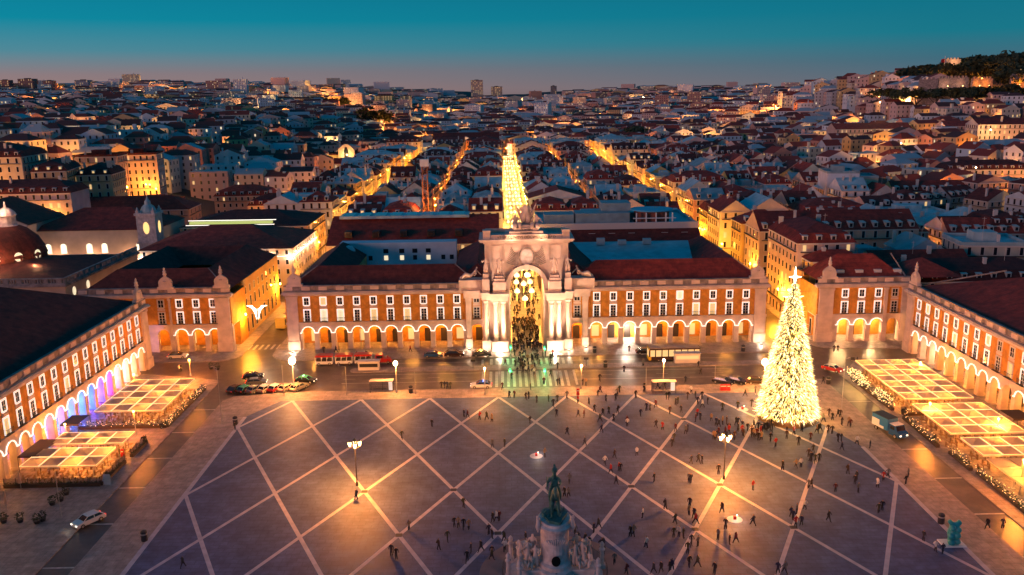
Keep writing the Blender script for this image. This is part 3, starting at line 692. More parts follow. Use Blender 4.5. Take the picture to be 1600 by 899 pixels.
b.build('carved_garland', marble, mo)
b = MB(); b.lathe([(.02,-.12),(.5,-.1),(.62,.05),(.6,.1)], (0,0,0), 14); q = b.build('medallion', mat('black_bronze',(.01,.012,.012),.4,.6), mo, (0,-2.72,3.1)); q.rotation_euler = (R(90),0,0); q.scale = (1,1.1,1)
b = MB(); b.lathe([(.16,0),(.24,.05),(.24,.12),(.16,.14)], (0,0,0), 10); q = b.build('medallion', iron, mo, (0,-3.3,1.6)); q.rotation_euler = (R(75),0,0)
for s in (-1, 1):
    b = MB(); xa, xb = sorted((s*2.0, s*5.2)); b.box(xa, xb, -2.2, 2.2, .6, 1.5); b.box(xa, xb+.1, -2.35, 2.35, 1.5, 1.75); b.build('side_plinth', marble, mo)
    g = [(2.7,-1.5,'stand',1.75,.2),(3.7,-1.2,'stand',1.9,-.4),(3.2,-1.6,'seat',1.25,.5),(4.6,-1.4,'seat',1.5,-.6),(3.0,.3,'stand',2.1,.3),(4.7,.2,'stand',1.6,.9)]
    for x, y, k, sc, rz in g: put('carved_figure', FIG_M[k] if 0 else FIG[k], mo, (s*x, y, 1.75), rz*s, (sc,sc,sc))
    hp = skin_mesh('carved_animal', [(0,0,1.3),(0,.9,1.35),(0,-.7,1.6),(0,-1.1,2.1),(0,-1.5,2.0),(.3,-.6,.7),(.32,-.7,.05),(-.3,-.6,.7),(-.3,-.9,.4),(.3,1,.7),(.3,1,.05),(-.3,1,.7),(-.3,1.1,.05)],
        [(0,1),(0,2),(2,3),(3,4),(2,5),(5,6),(2,7),(7,8),(1,9),(9,10),(1,11),(11,12)], [.55,.5,.45,.28,.2,.18,.12,.18,.12,.2,.12,.2,.12], 1, [marble])
    put('carved_animal', hp, mo, (s*4.0,.4,1.75), -.5*s, (1.2,1.2,1.3))
b = MB(); b.prism([(1.9*math.cos(a)*(.85+.18*math.sin(3*a)), 2.6*math.sin(a)*(.9+.1*math.cos(5*a))) for a in np.linspace(0,2*math.pi,25)[:-1]], 7.6, 7.95)
for i in range(22):
    a = rnd.uniform(0,6.28); rr = rnd.uniform(.6,1.6); b.tube((rr*math.cos(a),rr*1.25*math.sin(a),7.8),(rr*math.cos(a)+rnd.uniform(-.4,.4),rr*1.25*math.sin(a)+rnd.uniform(-.4,.4),8.0+rnd.uniform(.1,.5)),.18,.05,5)
b.build('bronze_base', bronze, mo)
horse = skin_mesh('horse', [(0,.0,2.0),(0,1.1,2.05),(0,-.9,2.15),(0,-1.35,2.75),(0,-1.65,3.15),(0,-2.15,2.75),(0,-2.3,2.55),
   (.32,-.95,1.35),(.36,-1.25,.85),(.34,-1.15,.35),(-.32,-.95,1.35),(-.34,-.95,.75),(-.34,-.95,.05),
   (.36,1.1,1.35),(.38,1.35,.85),(.38,1.15,.05),(-.36,1.1,1.35),(-.38,1.25,.85),(-.38,.95,.05),(0,1.6,1.9),(0,1.85,1.2),(0,1.9,.6),(.12,-1.62,3.42),(-.12,-1.62,3.42)],
   [(0,1),(0,2),(2,3),(3,4),(4,5),(5,6),(2,7),(7,8),(8,9),(2,10),(10,11),(11,12),(1,13),(13,14),(14,15),(1,16),(16,17),(17,18),(1,19),(19,20),(20,21),(4,22),(4,23)],
   [.56,.58,.58,.38,.28,.2,.16,.24,.15,.14,.24,.14,.13,.32,.17,.14,.32,.17,.14,.2,.16,.08,.07,.07], 2, [bronze])
put('horse', horse, mo, (0,.1,7.9), 0, (1.3,1.3,1.28))
rider = skin_mesh('rider', [(0,0,2.7),(0,-.02,3.15),(0,-.04,3.65),(0,-.05,3.98),(0,-.1,4.2),(.42,-.25,2.75),(.55,-.55,2.15),(.55,-.45,1.65),(-.42,-.25,2.75),(-.55,-.55,2.15),(-.55,-.45,1.65),(.42,-.05,3.6),(.62,-.35,3.2),(.42,-.85,3.25),(-.42,-.05,3.6),(-.72,-.2,3.2),(-.8,-.75,3.05),(0,.45,3.4),(0,.8,2.6),(.35,.9,2.1),(-.35,.9,2.1),(0,.1,4.5)],
   [(0,1),(1,2),(2,3),(3,4),(0,5),(5,6),(6,7),(0,8),(8,9),(9,10),(2,11),(11,12),(12,13),(2,14),(14,15),(15,16),(2,17),(17,18),(18,19),(18,20),(4,21)],
   [.36,.33,.38,.16,.24,.24,.17,.12,.24,.17,.12,.19,.14,.1,.19,.14,.1,.28,.3,.2,.2,.14], 2, [bronze])
put('rider', rider, mo, (0,.1,7.9), 0, (1.3,1.3,1.28))
b = MB(); b.lathe([(.3,0),(.34,.08),(.26,.1),(.27,.35),(.05,.5)], (0,-.1,4.25), 10)
for i in range(6): b.tube((0,0,4.6+.05*i),(0,.15+.08*i,4.85+.03*i-.02*i*i),.12,.06,5)
b.tube((-.8,-.75,2.5),(-.86,-.85,4.1),.04,n=5); b.build('plumed_helmet', bronze, mo, (0,.1,7.9)).scale = (1.3,1.3,1.28)
# bollard statues and railing around the monument
bm = MB(); bm.box(-.42,.42,-.42,.42,0,.45); bm.lathe([(.3,.45),(.26,1.9),(.32,2.0),(.42,2.2),(.2,2.35),(.3,2.6),(.28,2.8),(.08,3.05)], (0,0,0), 8); bmm = bm.mesh('stone_post', [marble])
for i, (x, y, w) in enumerate(((-6.4,-1.2,'westmost near'),(-4.9,1.8,'west rear'),(-6.0,2.9,'far west rear'),(4.6,2.2,'east rear'),(6.6,1.0,'eastmost'),(5.6,-2.8,'east front'),(-4.9,-3.0,'west front'))):
    o = put('stone_post', bmm, None, (.4+x*.92, -99+y, .3), 0, (1,1,1.2)); tag(o, f'carved pale stone post, {w} one around the bronze rider monument', 'stone post', 'stone posts around the monument')
b = MB()
for a0 in range(0, 360, 6):
    a, a2 = R(a0), R(a0+6)
    b.tube((7.2*math.cos(a),7.2*math.sin(a),0),(7.2*math.cos(a),7.2*math.sin(a),1.1),.03,n=3)
    b.tube((7.2*math.cos(a),7.2*math.sin(a),1.05),(7.2*math.cos(a2),7.2*math.sin(a2),1.05),.03,n=3)
b.build('railing', iron, mo)
sheet('monument_ring', [(.4+9.6*math.cos(a), -99+9.6*math.sin(a)) for a in np.linspace(0,2*math.pi,49)[:-1]], K+.024, mat('ring_paving',(.22,.16,.16),.7,noise=.25,scale=.5))

# ------------------------------------------------------------------ tall lit christmas tree
TX, TY = 46.4, -48.4
tr = thing('christmas_tree', 'towering cone of golden white lights with a star on top', 'christmas tree', (TX,TY,.12))
def cone_r(z): # z in metres
    t = np.clip((z-1.2)/24.4, 0, 1); return 5.0*(1-t)**.84+.15
b = MB(); b.lathe([(5.3,0),(5.3,.9),(5.0,1.0),(5.0,1.1)], (0,0,0), 32); b.build('base_ring', mat('tree_base',(.2,.12,.05),.8), tr)
b = MB(); b.lathe([(cone_r(z)*.90, z) for z in np.linspace(1.1,25.4,14)], (0,0,0), 28); b.build('core', fir, tr)
rs = np.random.RandomState(3)
def slivers(n, length, width, mats, name, lift):
    z = np.where(rs.rand(n) < .3, 1.0+24.4*rs.rand(n), 1.0+24.2*(1-np.sqrt(1-rs.rand(n)*.995))); a = rs.rand(n)*2*np.pi; r = cone_r(z)*(.90+lift*rs.rand(n))
    V = []; F = []
    ca, sa = np.cos(a), np.sin(a); P = np.stack([r*ca, r*sa, z], 1)
    L_ = length*(.5+rs.rand(n))*(.55+.45*(1-z/26)); tilt = -.95+1.0*rs.rand(n); sw_ = rs.randn(n)*.28
    D = np.stack([ca*np.cos(tilt)-sa*sw_, sa*np.cos(tilt)+ca*sw_, np.sin(tilt)], 1)
    T = np.stack([-sa, ca, np.zeros(n)], 1)*width/2; Nn = np.cross(D, T/ (width/2))*width/2
    A = P-T; B = P+T; C = P+D*L_[:,None]; E_ = P+Nn
    V = np.stack([A, B, C, E_], 1).reshape(-1,3); i = np.arange(n)*4
    F = np.concatenate([np.stack([i,i+1,i+2],1), np.stack([i+1,i+3,i+2],1), np.stack([i+3,i,i+2],1)])
    me = bpy.data.meshes.new(name); me.from_pydata(V.tolist(), [], F.tolist()); me.materials.append(mats); return me
for nm, m_, n_, L_, w_, lf in (('fir_branches', fir, 1500, .9, .22, .1), ('tinsel_lights', goldl, 7200, .75, .11, .12), ('tinsel_lights', whitel, 2900, .8, .085, .16)):
    tag(put(nm, slivers(n_, L_, w_, m_, nm, lf), tr), kind='stuff')
b = MB(); Z = 26.6
for k in range(4):
    a = k*math.pi/2; L_ = 1.9 if k % 2 else 1.15
    b.tube((0,0,Z),(L_*math.cos(a),0,Z+L_*math.sin(a)),.26,.02,4)
b.tube((0,0,25.2),(0,0,Z),.08); b.build('star', mat('star_light',(.9,.9,.8),.5,emit=(1,.92,.7),es=9,sample=False), tr)
for z in (2.5,7,12,17,22):
    for k in range(6 if z < 15 else 3):
        a = k*math.pi/3*(1 if z < 15 else 2)+z; r = cone_r(z)+1.4; lamp(tr, (r*math.cos(a), r*math.sin(a), z), 120, (1,.44,.08), .5)

# ------------------------------------------------------------------ umbrella terraces
def umb_mesh(w, d):
    b = MB(); z0, z1 = 2.75, 3.25; P = [(-w/2,-d/2),(w/2,-d/2),(w/2,d/2),(-w/2,d/2)]
    for i in range(4):
        (xa, ya), (xb, yb) = P[i], P[(i+1) % 4]; xm, ym = (xa+xb)/2, (ya+yb)/2
        b.tri((xa,ya,z0),(xm*.97,ym*.97,z0+.03),(0,0,z1)); b.tri((xm*.97,ym*.97,z0+.03),(xb,yb,z0),(0,0,z1))
        b.quad((xa,ya,z0-.22),(xb,yb,z0-.22),(xb,yb,z0),(xa,ya,z0))
    c = b.mesh('canopy', [canvas])
    b = MB().tube((0,0,0),(0,0,3.2),.04,n=6); b.box(-.3,.3,-.3,.3,0,.08); p = b.mesh('pole', [galv])
    b = MB()
    for i in range(4):
        (xa, ya), (xb, yb) = P[i], P[(i+1) % 4]; b.tube((xa*.985,ya*.985,z0+.07),(xb*.985,yb*.985,z0+.07),.03,n=4)
    l = b.mesh('light_string', [fairy]); return c, p, l
UM = {}
def umbrella(x, y, w, d, label, group, strung=True, m=None):
    if (w, d) not in UM: UM[w, d] = umb_mesh(w*.985, d*.985)
    c, p, l = UM[w, d]; t = thing('patio_umbrella', label, 'umbrella', (x,y,K), 0, group)
    put('canopy', c, t); put('pole', p, t)
    if strung: put('light_string', l, t)
    return t
def terrace(nm, x0, x1, y0, y1, nx, ny, front, side='w', lp=120, strung=True, skip=()):
    w, d = round((x1-x0)/nx, 3), round((y1-y0)/ny, 3); o_ = ['first','second','third','fourth','fifth','sixth','seventh']
    for i in range(nx):
        for j in range(ny):
            if (i, j) in skip: continue
            ii = i if side == 'w' else nx-1-i
            umbrella(x0+(i+.5)*w, y0+(j+.5)*d, w, d, f'cream umbrella, {o_[ii]} from the arcade, {o_[j]} from river end, {nm}', 'cream umbrellas of the '+nm, strung)
            if (i+j) % 2 == 0:
                fl = None
    tl = thing('terrace_lamp', f'warm lamps on posts under the canopies of the {nm}', 'lamp', ((x0+x1)/2, (y0+y1)/2, K))
    b = MB()
    for i in range(nx):
        for j in range(ny):
            if (i+j) % 2 == 0:
                x, y = (i-(nx-1)/2)*w+.5, (j-(ny-1)/2)*d+.4; b.tube((x,y,0),(x,y,2.2),.04,n=5); b.ball((x,y,2.3),.14,1,6,4); lamp(tl, (x,y,1.9), lp*(1.25 if not ('west' in nm and i == 0) else .35), (1,.29,.03), .15)
    b.build('lamp_post', [iron, sodium], tl)
    # tables and chairs
    tb = MB()
    for i in range(nx):
        for j in range(ny):
            for dx, dy in ((-.8,-.8),(.8,.7)):
                x, y = x0+(i+.5)*w+dx, y0+(j+.5)*d+dy
                tb.box(x-.4,x+.4,y-.4,y+.4,.72,.76); tb.box(x-.04,x+.04,y-.04,y+.04,0,.72)
                for sx in (-1, 1): tb.box(x+sx*.75-.2,x+sx*.75+.2,y-.2,y+.2,.42,.47); tb.box(x+sx*.93-.03,x+sx*.93+.03,y-.2,y+.2,0,.9)
    t = tb.build('terrace_furniture', mat('wicker',(.22,.14,.08),.8), None, (0,0,K)); tag(t, kind='stuff')
def windscreen(label, pts, hedge=False, group='glazed terrace screens', h=1.45):
    x0, y0 = pts[0]; t = thing('terrace_screen' if not hedge else 'planter_hedge', label, 'screen' if not hedge else 'hedge', (x0,y0,K), 0, group)
    bb = MB(); g = MB(); ps = MB(); fl = MB(); lf = MB()
    for (xa, ya), (xb, yb) in zip(pts[:-1], pts[1:]):
        L_ = math.hypot(xb-xa, yb-ya); dx, dy = (xb-xa)/L_, (yb-ya)/L_; nx_, ny_2 = -dy*.3, dx*.3; xa -= x0; ya -= y0; xb -= x0; yb -= y0
        bb.prism([(xa-nx_,ya-ny_2),(xb-nx_,yb-ny_2),(xb+nx_,yb+ny_2),(xa+nx_,ya+ny_2)], 0, .55)
        k = max(1, int(L_/1.7))
        for i in range(k+1): ps.tube((xa+dx*L_*i/k, ya+dy*L_*i/k, .5), (xa+dx*L_*i/k, ya+dy*L_*i/k, h+.12), .05, n=4)
        if not hedge: g.quad((xa,ya,.55),(xb,yb,.55),(xb,yb,h),(xa,ya,h))
        for q in range(int(L_*16)):
            t_ = rnd.uniform(0, L_); zz = rnd.uniform(.5, 1.35 if hedge else .8); o = rnd.uniform(-.38,.38)
            c = Vector((xa+dx*t_-dy*o, ya+dy*t_+dx*o, zz)); a = Vector((rnd.uniform(-1,1),rnd.uniform(-1,1),rnd.uniform(-1,1))).normalized()*.2; c2 = a.orthogonal().normalized()*.13
            lf.tri(tuple(c-a), tuple(c+c2), tuple(c+a))
        if hedge:
            for q in range(int(L_*4)):
                t_ = rnd.uniform(0, L_); o = rnd.choice((-.42,.42)); fl.box(xa+dx*t_-dy*o-.04, xa+dx*t_-dy*o+.04, ya+dy*t_+dx*o-.04, ya+dy*t_+dx*o+.04, (z:=rnd.uniform(.5,1.4)), z+.08)
    bb.build('planter', mat('planter_box',(.08,.05,.03),.8), t)
    tag(lf.build('leaves', leaf, t), kind='stuff')
    if hedge: tag(fl.build('fairy_lights', fairy, t), kind='stuff')
    else: g.build('glass_panel', mat('screen_glass',(.7,.6,.45),.1,transl=.85), t); ps.build('post', iron, t)
terrace('northern west terrace', -81.8, -69.2, -46.0, -28.2, 4, 5, 'e', lp=140)
terrace('middle west terrace', -82.4, -70.0, -61.0, -56.0, 4, 2, 'e', lp=150)
terrace('southern west terrace', -82.6, -70.4, -69.8, -62.6, 4, 2, 'e', lp=160)
windscreen('leafy lit hedge round the northern west terrace', [(-84,-47.6),(-68.0,-47.4),(-67.9,-27)], True, 'planted terrace edges')
windscreen('glazed screen with dark posts round the southern west terrace', [(-84.4,-71.3),(-69.4,-71.2),(-69.2,-62.8)])
windscreen('glazed screen with dark posts on the street side of the middle west terrace', [(-69,-60.6),(-68.9,-54.6)])
terrace('northern east terrace', 68.8, 81.6, -47.2, -24.0, 4, 7, 'w', 'e', lp=170)
terrace('middle east terrace', 68.8, 81.6, -63.6, -49.8, 4, 4, 'w', 'e', lp=140)
terrace('southern east terrace', 69.4, 82.2, -72.4, -65.4, 4, 2, 'w', 'e', lp=150)
for i in range(4):
    for j in range(5):
        umbrella(70.9+i*3.3, -75.0-j*3.3, 3.2, 3.2, f'pale peaked umbrella at the east side south end, {["first","second","third","fourth"][i]} from road, {["first","second","third","fourth","fifth"][j]} row', 'peaked umbrellas at the south end of the east side', False)
tl = thing('terrace_lamp', 'warm post lamps among the peaked umbrellas on the east side', 'lamp', (76,-80,K)); b = MB()
for x, y in ((-4,3),(0,0),(4,-3),(-4,-5),(2,-8)): b.tube((x,y,0),(x,y,2.2),.04,n=5); b.ball((x,y,2.3),.14,1,6,4); lamp(tl, (x,y,2.0), 150, (1,.4,.07), .2)
b.build('lamp_post', [iron, sodium], tl)
windscreen('leafy lit hedge along the northern east terrace, bulging to the road', [(68.2,-22.8),(66.9,-28),(66.8,-36),(67.2,-46)], True, 'planted terrace edges')
windscreen('leafy hedge with lights across the south end of the northern east terrace', [(68,-48.4),(81,-48.6)], True, 'planted terrace edges')
windscreen('dark leafy hedge along the middle east terrace beside the road', [(67.4,-50),(67.2,-63)], True, 'planted terrace edges')
windscreen('bright lit hedge along the peaked umbrellas on the east side', [(68.4,-73),(68.2,-92)], True, 'planted terrace edges')
windscreen('dark leafy hedge beside the southern east terrace', [(68,-65.4),(67.9,-72)], True, 'planted terrace edges')
# lit bushes heaped in front of the northern east terrace
for i, (x, y, s) in enumerate(((67.6,-27.5,1.5),(67.4,-30.5,1.7),(67.2,-33,1.3),(67.8,-38.5,1.4),(67.7,-41.5,1.6),(67.6,-25.6,1.1))):
    t = thing('lit_shrub', f'potted bush wrapped in bright lights, {["second","third","fourth","fifth","sixth","first"][i]} from the north along the east terrace', 'shrub', (x,y,K), 0, 'bushes wrapped in lights')
    b = MB(); fl = MB()
    for q in range(160):
        v = Vector((rnd.gauss(0,1),rnd.gauss(0,1),rnd.gauss(0,1))).normalized()*s*rnd.uniform(.6,1); v.z = abs(v.z)+.4; a = Vector((rnd.uniform(-1,1),rnd.uniform(-1,1),rnd.uniform(-1,1)))*.28; c2 = a.orthogonal().normalized()*.2
        b.tri(tuple(v-a), tuple(v+c2), tuple(v+a))
        if q % 2: fl.box(v.x-.06,v.x+.06,v.y-.06,v.y+.06,v.z,v.z+.12)
    tag(b.build('leaves', leaf, t), kind='stuff'); tag(fl.build('fairy_lights', fairy, t), kind='stuff'); MB().lathe([(.5,0),(.6,.6)],(0,0,0),10).build('pot', iron, t)
    lamp(t, (-.2,0,s+.9), 60, (1,.5,.12), .3)
# awnings against the arcades
for x, y, w, d, c, lb in ((-83.2,-50.2,3.2,4.5,(.05,.04,.04,1),'dark flat awning between the two west terraces at the arcade'),(-83.2,-62.5,3.4,7,(.10,.06,.05,1),'brown flat awning over the southern west terrace at the arcade'),(84.3,-56,3.6,4.4,(.03,.02,.02,1),'black awning at the arcade behind the middle east terrace'),(84.4,-66.5,3.8,5,(.25,.03,.02,1),'dark red awning at the arcade behind the southern east terrace')):
    b = MB(); b.quad((-w/2,-d/2,2.9),(w/2,-d/2,2.9),(w/2,d/2,2.9),(-w/2,d/2,2.9)); b.quad((-w/2,-d/2,2.6),(w/2,-d/2,2.6),(w/2,-d/2,2.9),(-w/2,-d/2,2.9))
    t = thing('awning', lb, 'awning', (x,y,K)); o = b.build('cloth', coat, t); o.color = c
    b = MB(); [b.tube((sx*w/2,sy*d/2,0),(sx*w/2,sy*d/2,2.9),.04,n=4) for sx in (-1,1) for sy in (-1,1)]; b.build('frame', iron, t)

# ------------------------------------------------------------------ lamps and poles
def street_lamp(px, h, label, pw, kind='single', ball=.34, col=(1,.36,.08), m=None):
    x, y = px if isinstance(px[0], float) else ground(*px); t = thing('street_lamp', label, 'street lamp', (x,y,K), 0, 'street lamps on poles')
    b = MB(); b.lathe([(.22,0),(.2,.5),(.1,.7),(.07,h*.6),(.05,h)], (0,0,0), 8); b.build('pole', galv if kind == 'single' else iron, t)
    if kind == 'single':
        b = MB(); b.ball((0,0,h+ball*.8),ball,0,10,6); b.build('lantern', m or wlamp, t); lamp(t, (0,0,h+ball+.45+ball), pw*.25, col, .25)
        lamp(t, (0,-.1-ball,h-.1), pw, col, .3)
    else:
        b = MB(); l = MB()
        for k in range(4):
            a = k*math.pi/2+.2; x_, y_ = .75*math.cos(a), .75*math.sin(a)
            b.tube((0,0,h-.9),(x_,y_,h-.5),.04,n=5); b.lathe([(.3,0),(.06,.28)], (x_,y_,h+.3), 6); l.lathe([(.13,0),(.26,.6)], (x_,y_,h-.35), 6)
            lamp(t, (x_*1.7,y_*1.7,h-.2), pw/4, col, .06)
        b.lathe([(.1,0),(.3,.3),(.05,.7)], (0,0,h+.2), 6); b.tube((0,0,h-.1),(0,0,h+.3),.05); b.build('bracket', iron, t); l.build('lantern', wlamp, t)
    return t
street_lamp((558,759), 7.0, 'ornate iron lamp post with four lanterns standing alone on the west half of the plaza', 4300, 'multi', col=(1,.30,.04))
street_lamp((1131,749), 7.0, 'ornate iron lamp post with four lanterns standing on the crowded east half of the plaza', 4800, 'multi', col=(1,.30,.04))
for p, h, pw, bl, lb in (((460,612),6.0,2300,.75,'tall pole with a blazing white lamp beside the parked cars'),((620,614),5.9,1600,.5,'pole lamp with bright glow near the glass bus shelter on the west side'),((758,617),5.4,900,.22,'pole lamp beside the police car north of the plaza'),
                 ((908,608),4.8,1000,.24,'pole lamp east of the zebra crossing at the plaza edge'),((1036,610),6.1,1200,.32,'pole lamp standing in front of the lit bus'),((1193,612),5.6,2300,.7,'pole with a blazing white lamp just behind the lit tree')):
    street_lamp(p, h, lb, pw, ball=bl)
for p, h, pw, lb in (((848,706),4.6,60,''),): pass
# slim poles, traffic signals, short lanterns on the west and east promenades
def pole(px, h, label, cat='pole', head=None, armx=0):
    x, y = ground(*px); t = thing('lamp_pole' if head is None else 'traffic_signal', label, cat, (x,y,K))
    b = MB(); b.lathe([(.12,0),(.07,.4),(.05,h)], (0,0,0), 6)
    if armx: b.tube((0,0,h),(armx,0,h+.25),.04,n=5); b.box(armx-.25,armx+.1,-.12,.12,h+.2,h+.32)
    b.build('post', galv, t)
    if head:
        MB().box(-.16,.16,-.14,.14,h-.95,h).build('signal_head', iron, t)
        c = {'g':(.05,1,.3),'r':(1,.05,.02)}[head]; MB().ball((0,-.16,h-.75 if head == 'g' else h-.2),.11,0,8,5).build('signal_lens', mat('signal_'+head, c, .4, emit=c, es=20, sample=False), t)
        lamp(t, (0,-.5,h-.7), 110 if head == 'g' else 30, c, .1)
pole((444,619),6.5,'slim pale pole west of the blazing lamp by the parked cars'); pole((542,617),6.0,'slim pole between parked cars and bus shelter','pole',None,-1.2)
pole((649,616),5.5,'signal pole right beside the small waste bin north of the plaza','pole'); pole((565,549),9,'tall slim pole before the seventh west arch'); pole((972,551),8.5,'slim tall pole in front of the white flooded arch')
pole((1009,614),5.5,'slim pole west of the lamp by the lit bus'); pole((1076,545),7,'slim pole in front of the eastern arches'); pole((1117,594),3.4,'short pole with a round sign near the red barriers')
pole((347,663),11,'tall thin pole standing on the west pavement of the plaza','pole',None,-.8); pole((1314,650),11,'tall thin pole on the east pavement beside the lit tree','pole',None,.8)
pole((96,808),7,'tall leaning flagpole on the west promenade near the planters')
for p, lb in (((797,598),'west'),((851,598),'east'),((798,560),'north west'),((851,562),'north east')): pole(p, 3.3, f'green traffic signal at the {lb} corner of the zebra crossing', 'traffic signal', 'g')
for p, h, lb in (((298,588),3.6,'beside the northern west terrace edge'),((212,612),3.6,'between the two west awnings'),((213,680),4.4,'beside the middle west terrace'),((106,696),3.8,'beside the brown awning'),((1593,773),5.4,'among the bright hedge on the east side'),((1450,664),4.0,'between the east terraces'),((1556,690),4,'beside the red awning'),((1436,592),3.4,'in the middle of the northern east terrace')):
    street_lamp(p, h, 'slender lantern post '+lb, 450 if p[0] < 240 else 1100, ball=.16, col=(1,.27,.03), m=sodium)

# ------------------------------------------------------------------ shelters, boxes, bins, planters
def shelter(px, label, rz=0):
    x, y = ground(*px); t = thing('bus_shelter', label, 'bus shelter', (x,y,K), rz)
    b = MB(); b.box(-2.4,2.4,-.8,.8,2.35,2.47); b.build('roof', mat('shelter_roof',(.5,.42,.36),.4), t)
    b = MB()
    for sx in (-2.3, 0, 2.3): b.tube((sx,.7,0),(sx,.7,2.35),.05,n=5)
    for sx in (-2.3, 2.3): b.tube((sx,-.7,0),(sx,-.7,2.35),.05,n=5)
    b.build('frame', iron, t); MB().quad((-2.3,.7,.3),(2.3,.7,.3),(2.3,.7,2.2),(-2.3,.7,2.2)).build('glass_panel', mat('clear_glass',(.6,.6,.6),.1,transl=.9), t)
    MB().box(1.4,2.2,-.1,.1,.3,2.1).build('poster_panel', mat('poster_glow',(.7,.65,.6),.5,emit=(1,.85,.7),es=.6), t); MB().box(-1.8,.8,.3,.6,.42,.48).build('bench', iron, t)
shelter((597,612),'glass bus shelter with dark frame on the plaza edge, west side'); shelter((1037,613),'glass bus shelter with dark frame south of the lit bus')
x, y = ground(577,577); t = thing('kiosk', 'small pale box kiosk on the traffic island behind the red road train', 'kiosk', (x,y,K)); MB().box(-2.3,2.3,-.8,.8,0,1.9).box(-2.45,2.45,-.95,.95,1.9,2.05).build('body', shutter, t); MB().box(-2,2,-.83,-.8,.7,1.5).build('counter_opening', iron, t)
x, y = ground(1073,566); t = thing('kiosk', 'long low kiosk with lit counter in front of the bus', 'kiosk', (x,y,K)); MB().box(-2.8,2.8,-.7,.7,0,2.1).box(-2.95,2.95,-.9,.9,2.1,2.25).build('body', shutter, t); MB().box(-2.5,2.5,-.73,-.7,.9,1.7).build('counter_opening', glit, t)
for p, w, lb in (((1130,610),1.3,'wider red water filled barrier'),((1138,610),.7,'narrower red water filled barrier'),((903,617),.6,'small red barrier at the foot of the lamp'),((192,713),.5,'red barrier at the gap of the west terraces')):
    x, y = ground(*p); t = thing('barrier', lb+(' near the parked taxis' if 'water' in lb else ''), 'barrier', (x,y,K), 0, 'red plastic barriers'); MB().prism([(-w/2,-.3),(w/2,-.3),(w/2,.3),(-w/2,.3)],0,.5).box(-w/2+.03,w/2-.03,-.16,.16,.5,1.3).build('body', redp, t)
    MB().box(-w/2+.1,w/2-.1,-.18,-.165,.8,1.0).build('stripe', white, t)
for p, lb in (((226,845),'dark bin on the west pavement edge'),((368,663),'dark bin on the corner of the grey field'),((642,614),'square bin beside the signal pole'),((946,574),'dark bin on the island east of the crossing'),((929,551),'bin in front of the east side arches'),((1161,549),'tall dark bin near the east end pier'),((1470,818),'dark bin beside the teal sculpture'),((1294,600),'bin at the east road corner')):
    x, y = ground(*p); t = thing('waste_bin', lb, 'bin', (x,y,K)); MB().lathe([(.42,0),(.45,.1),(.45,1.35),(.36,1.5),(.1,1.6)],(0,0,0),10).build('body', tin, t); MB().lathe([(.47,.95),(.47,1.15)],(0,0,0),10).build('band', galv, t)
for p, lb in (((6,817),'first'),((32,816),'second'),((67,814),'third'),((82,789),'fourth'),((95,783),'fifth'),((104,773),'sixth'),((58,818),'widest'),((330,577),'seventh'),((340,578),'eighth'),((168,752),'ninth')):
    x, y = ground(*p); t = thing('planter', f'round dark potted shrub, {lb} of the row on the west promenade', 'planter', (x,y,K), 0, 'potted shrubs on the west promenade'); MB().lathe([(.35,0),(.5,.5)],(0,0,0),10).build('pot', tin, t)
    b = MB()
    for q in range(70):
        v = Vector((rnd.gauss(0,1),rnd.gauss(0,1),rnd.gauss(0,1))).normalized()*rnd.uniform(.4,.65); v.z += .95; a = Vector((rnd.uniform(-1,1),rnd.uniform(-1,1),rnd.uniform(-1,1)))*.18; c2 = a.orthogonal().normalized()*.12; b.tri(tuple(v-a), tuple(v+c2), tuple(v+a))
    tag(b.build('leaves', leaf, t), kind='stuff')
for p, lb in (((11,797),'western'),((33,764),'eastern')):
    x, y = ground(*p); t = thing('closed_umbrella', f'folded pale umbrella on the west promenade, {lb} one of two', 'umbrella', (x,y,K), 0, 'folded umbrellas'); MB().tube((0,0,0),(0,0,3),.04).build('pole', galv, t); MB().lathe([(.28,1.0),(.22,1.2),(.08,3.1)],(0,0,0),8).build('canopy', canvas, t)
x, y = ground(168,756); t = thing('sandwich_board', 'pale standing signboard south of the west terrace', 'sign', (x,y,K)); b = MB(); b.quad((-.8,-.4,0),(.8,-.4,0),(.5,0,1.6),(-.5,0,1.6)); b.quad((.8,.4,0),(-.8,.4,0),(-.5,0,1.6),(.5,0,1.6)); b.build('board', shutter, t)
# teal stacked sculpture
x, y = ground(1487,850); t = thing('sculpture', 'glossy teal sculpture of stacked rounded lumps on a low white platform', 'sculpture', (x,y,K)); MB().box(-1.5,1.5,-1.0,1.0,0,.18).build('platform', white, t)
sm = skin_mesh('sculpture_body', [(0,0,.2),(0,0,.8),(0,0,1.35),(-.1,0,1.9),(.15,0,2.5),(-.35,0,3.05),(.55,0,3.0),(-.75,0,3.5),(.95,0,3.35),(0,0,2.85)], [(0,1),(1,2),(2,3),(3,4),(4,9),(9,5),(9,6),(5,7),(6,8)], [.85,.5,.85,.6,.75,.3,.35,.45,.5,.4], 1, [tealp]); put('body', sm, t)
b = MB()
for cx, cz, r in ((-.3,.5,.5),(.45,.6,.45),(.35,1.5,.5),(-.45,1.4,.45),(.4,2.3,.45),(-.3,2.5,.42)): b.ball((cx,-.45,cz),r,0,10,6)
b.build('lump', tealp, t, smooth=True)
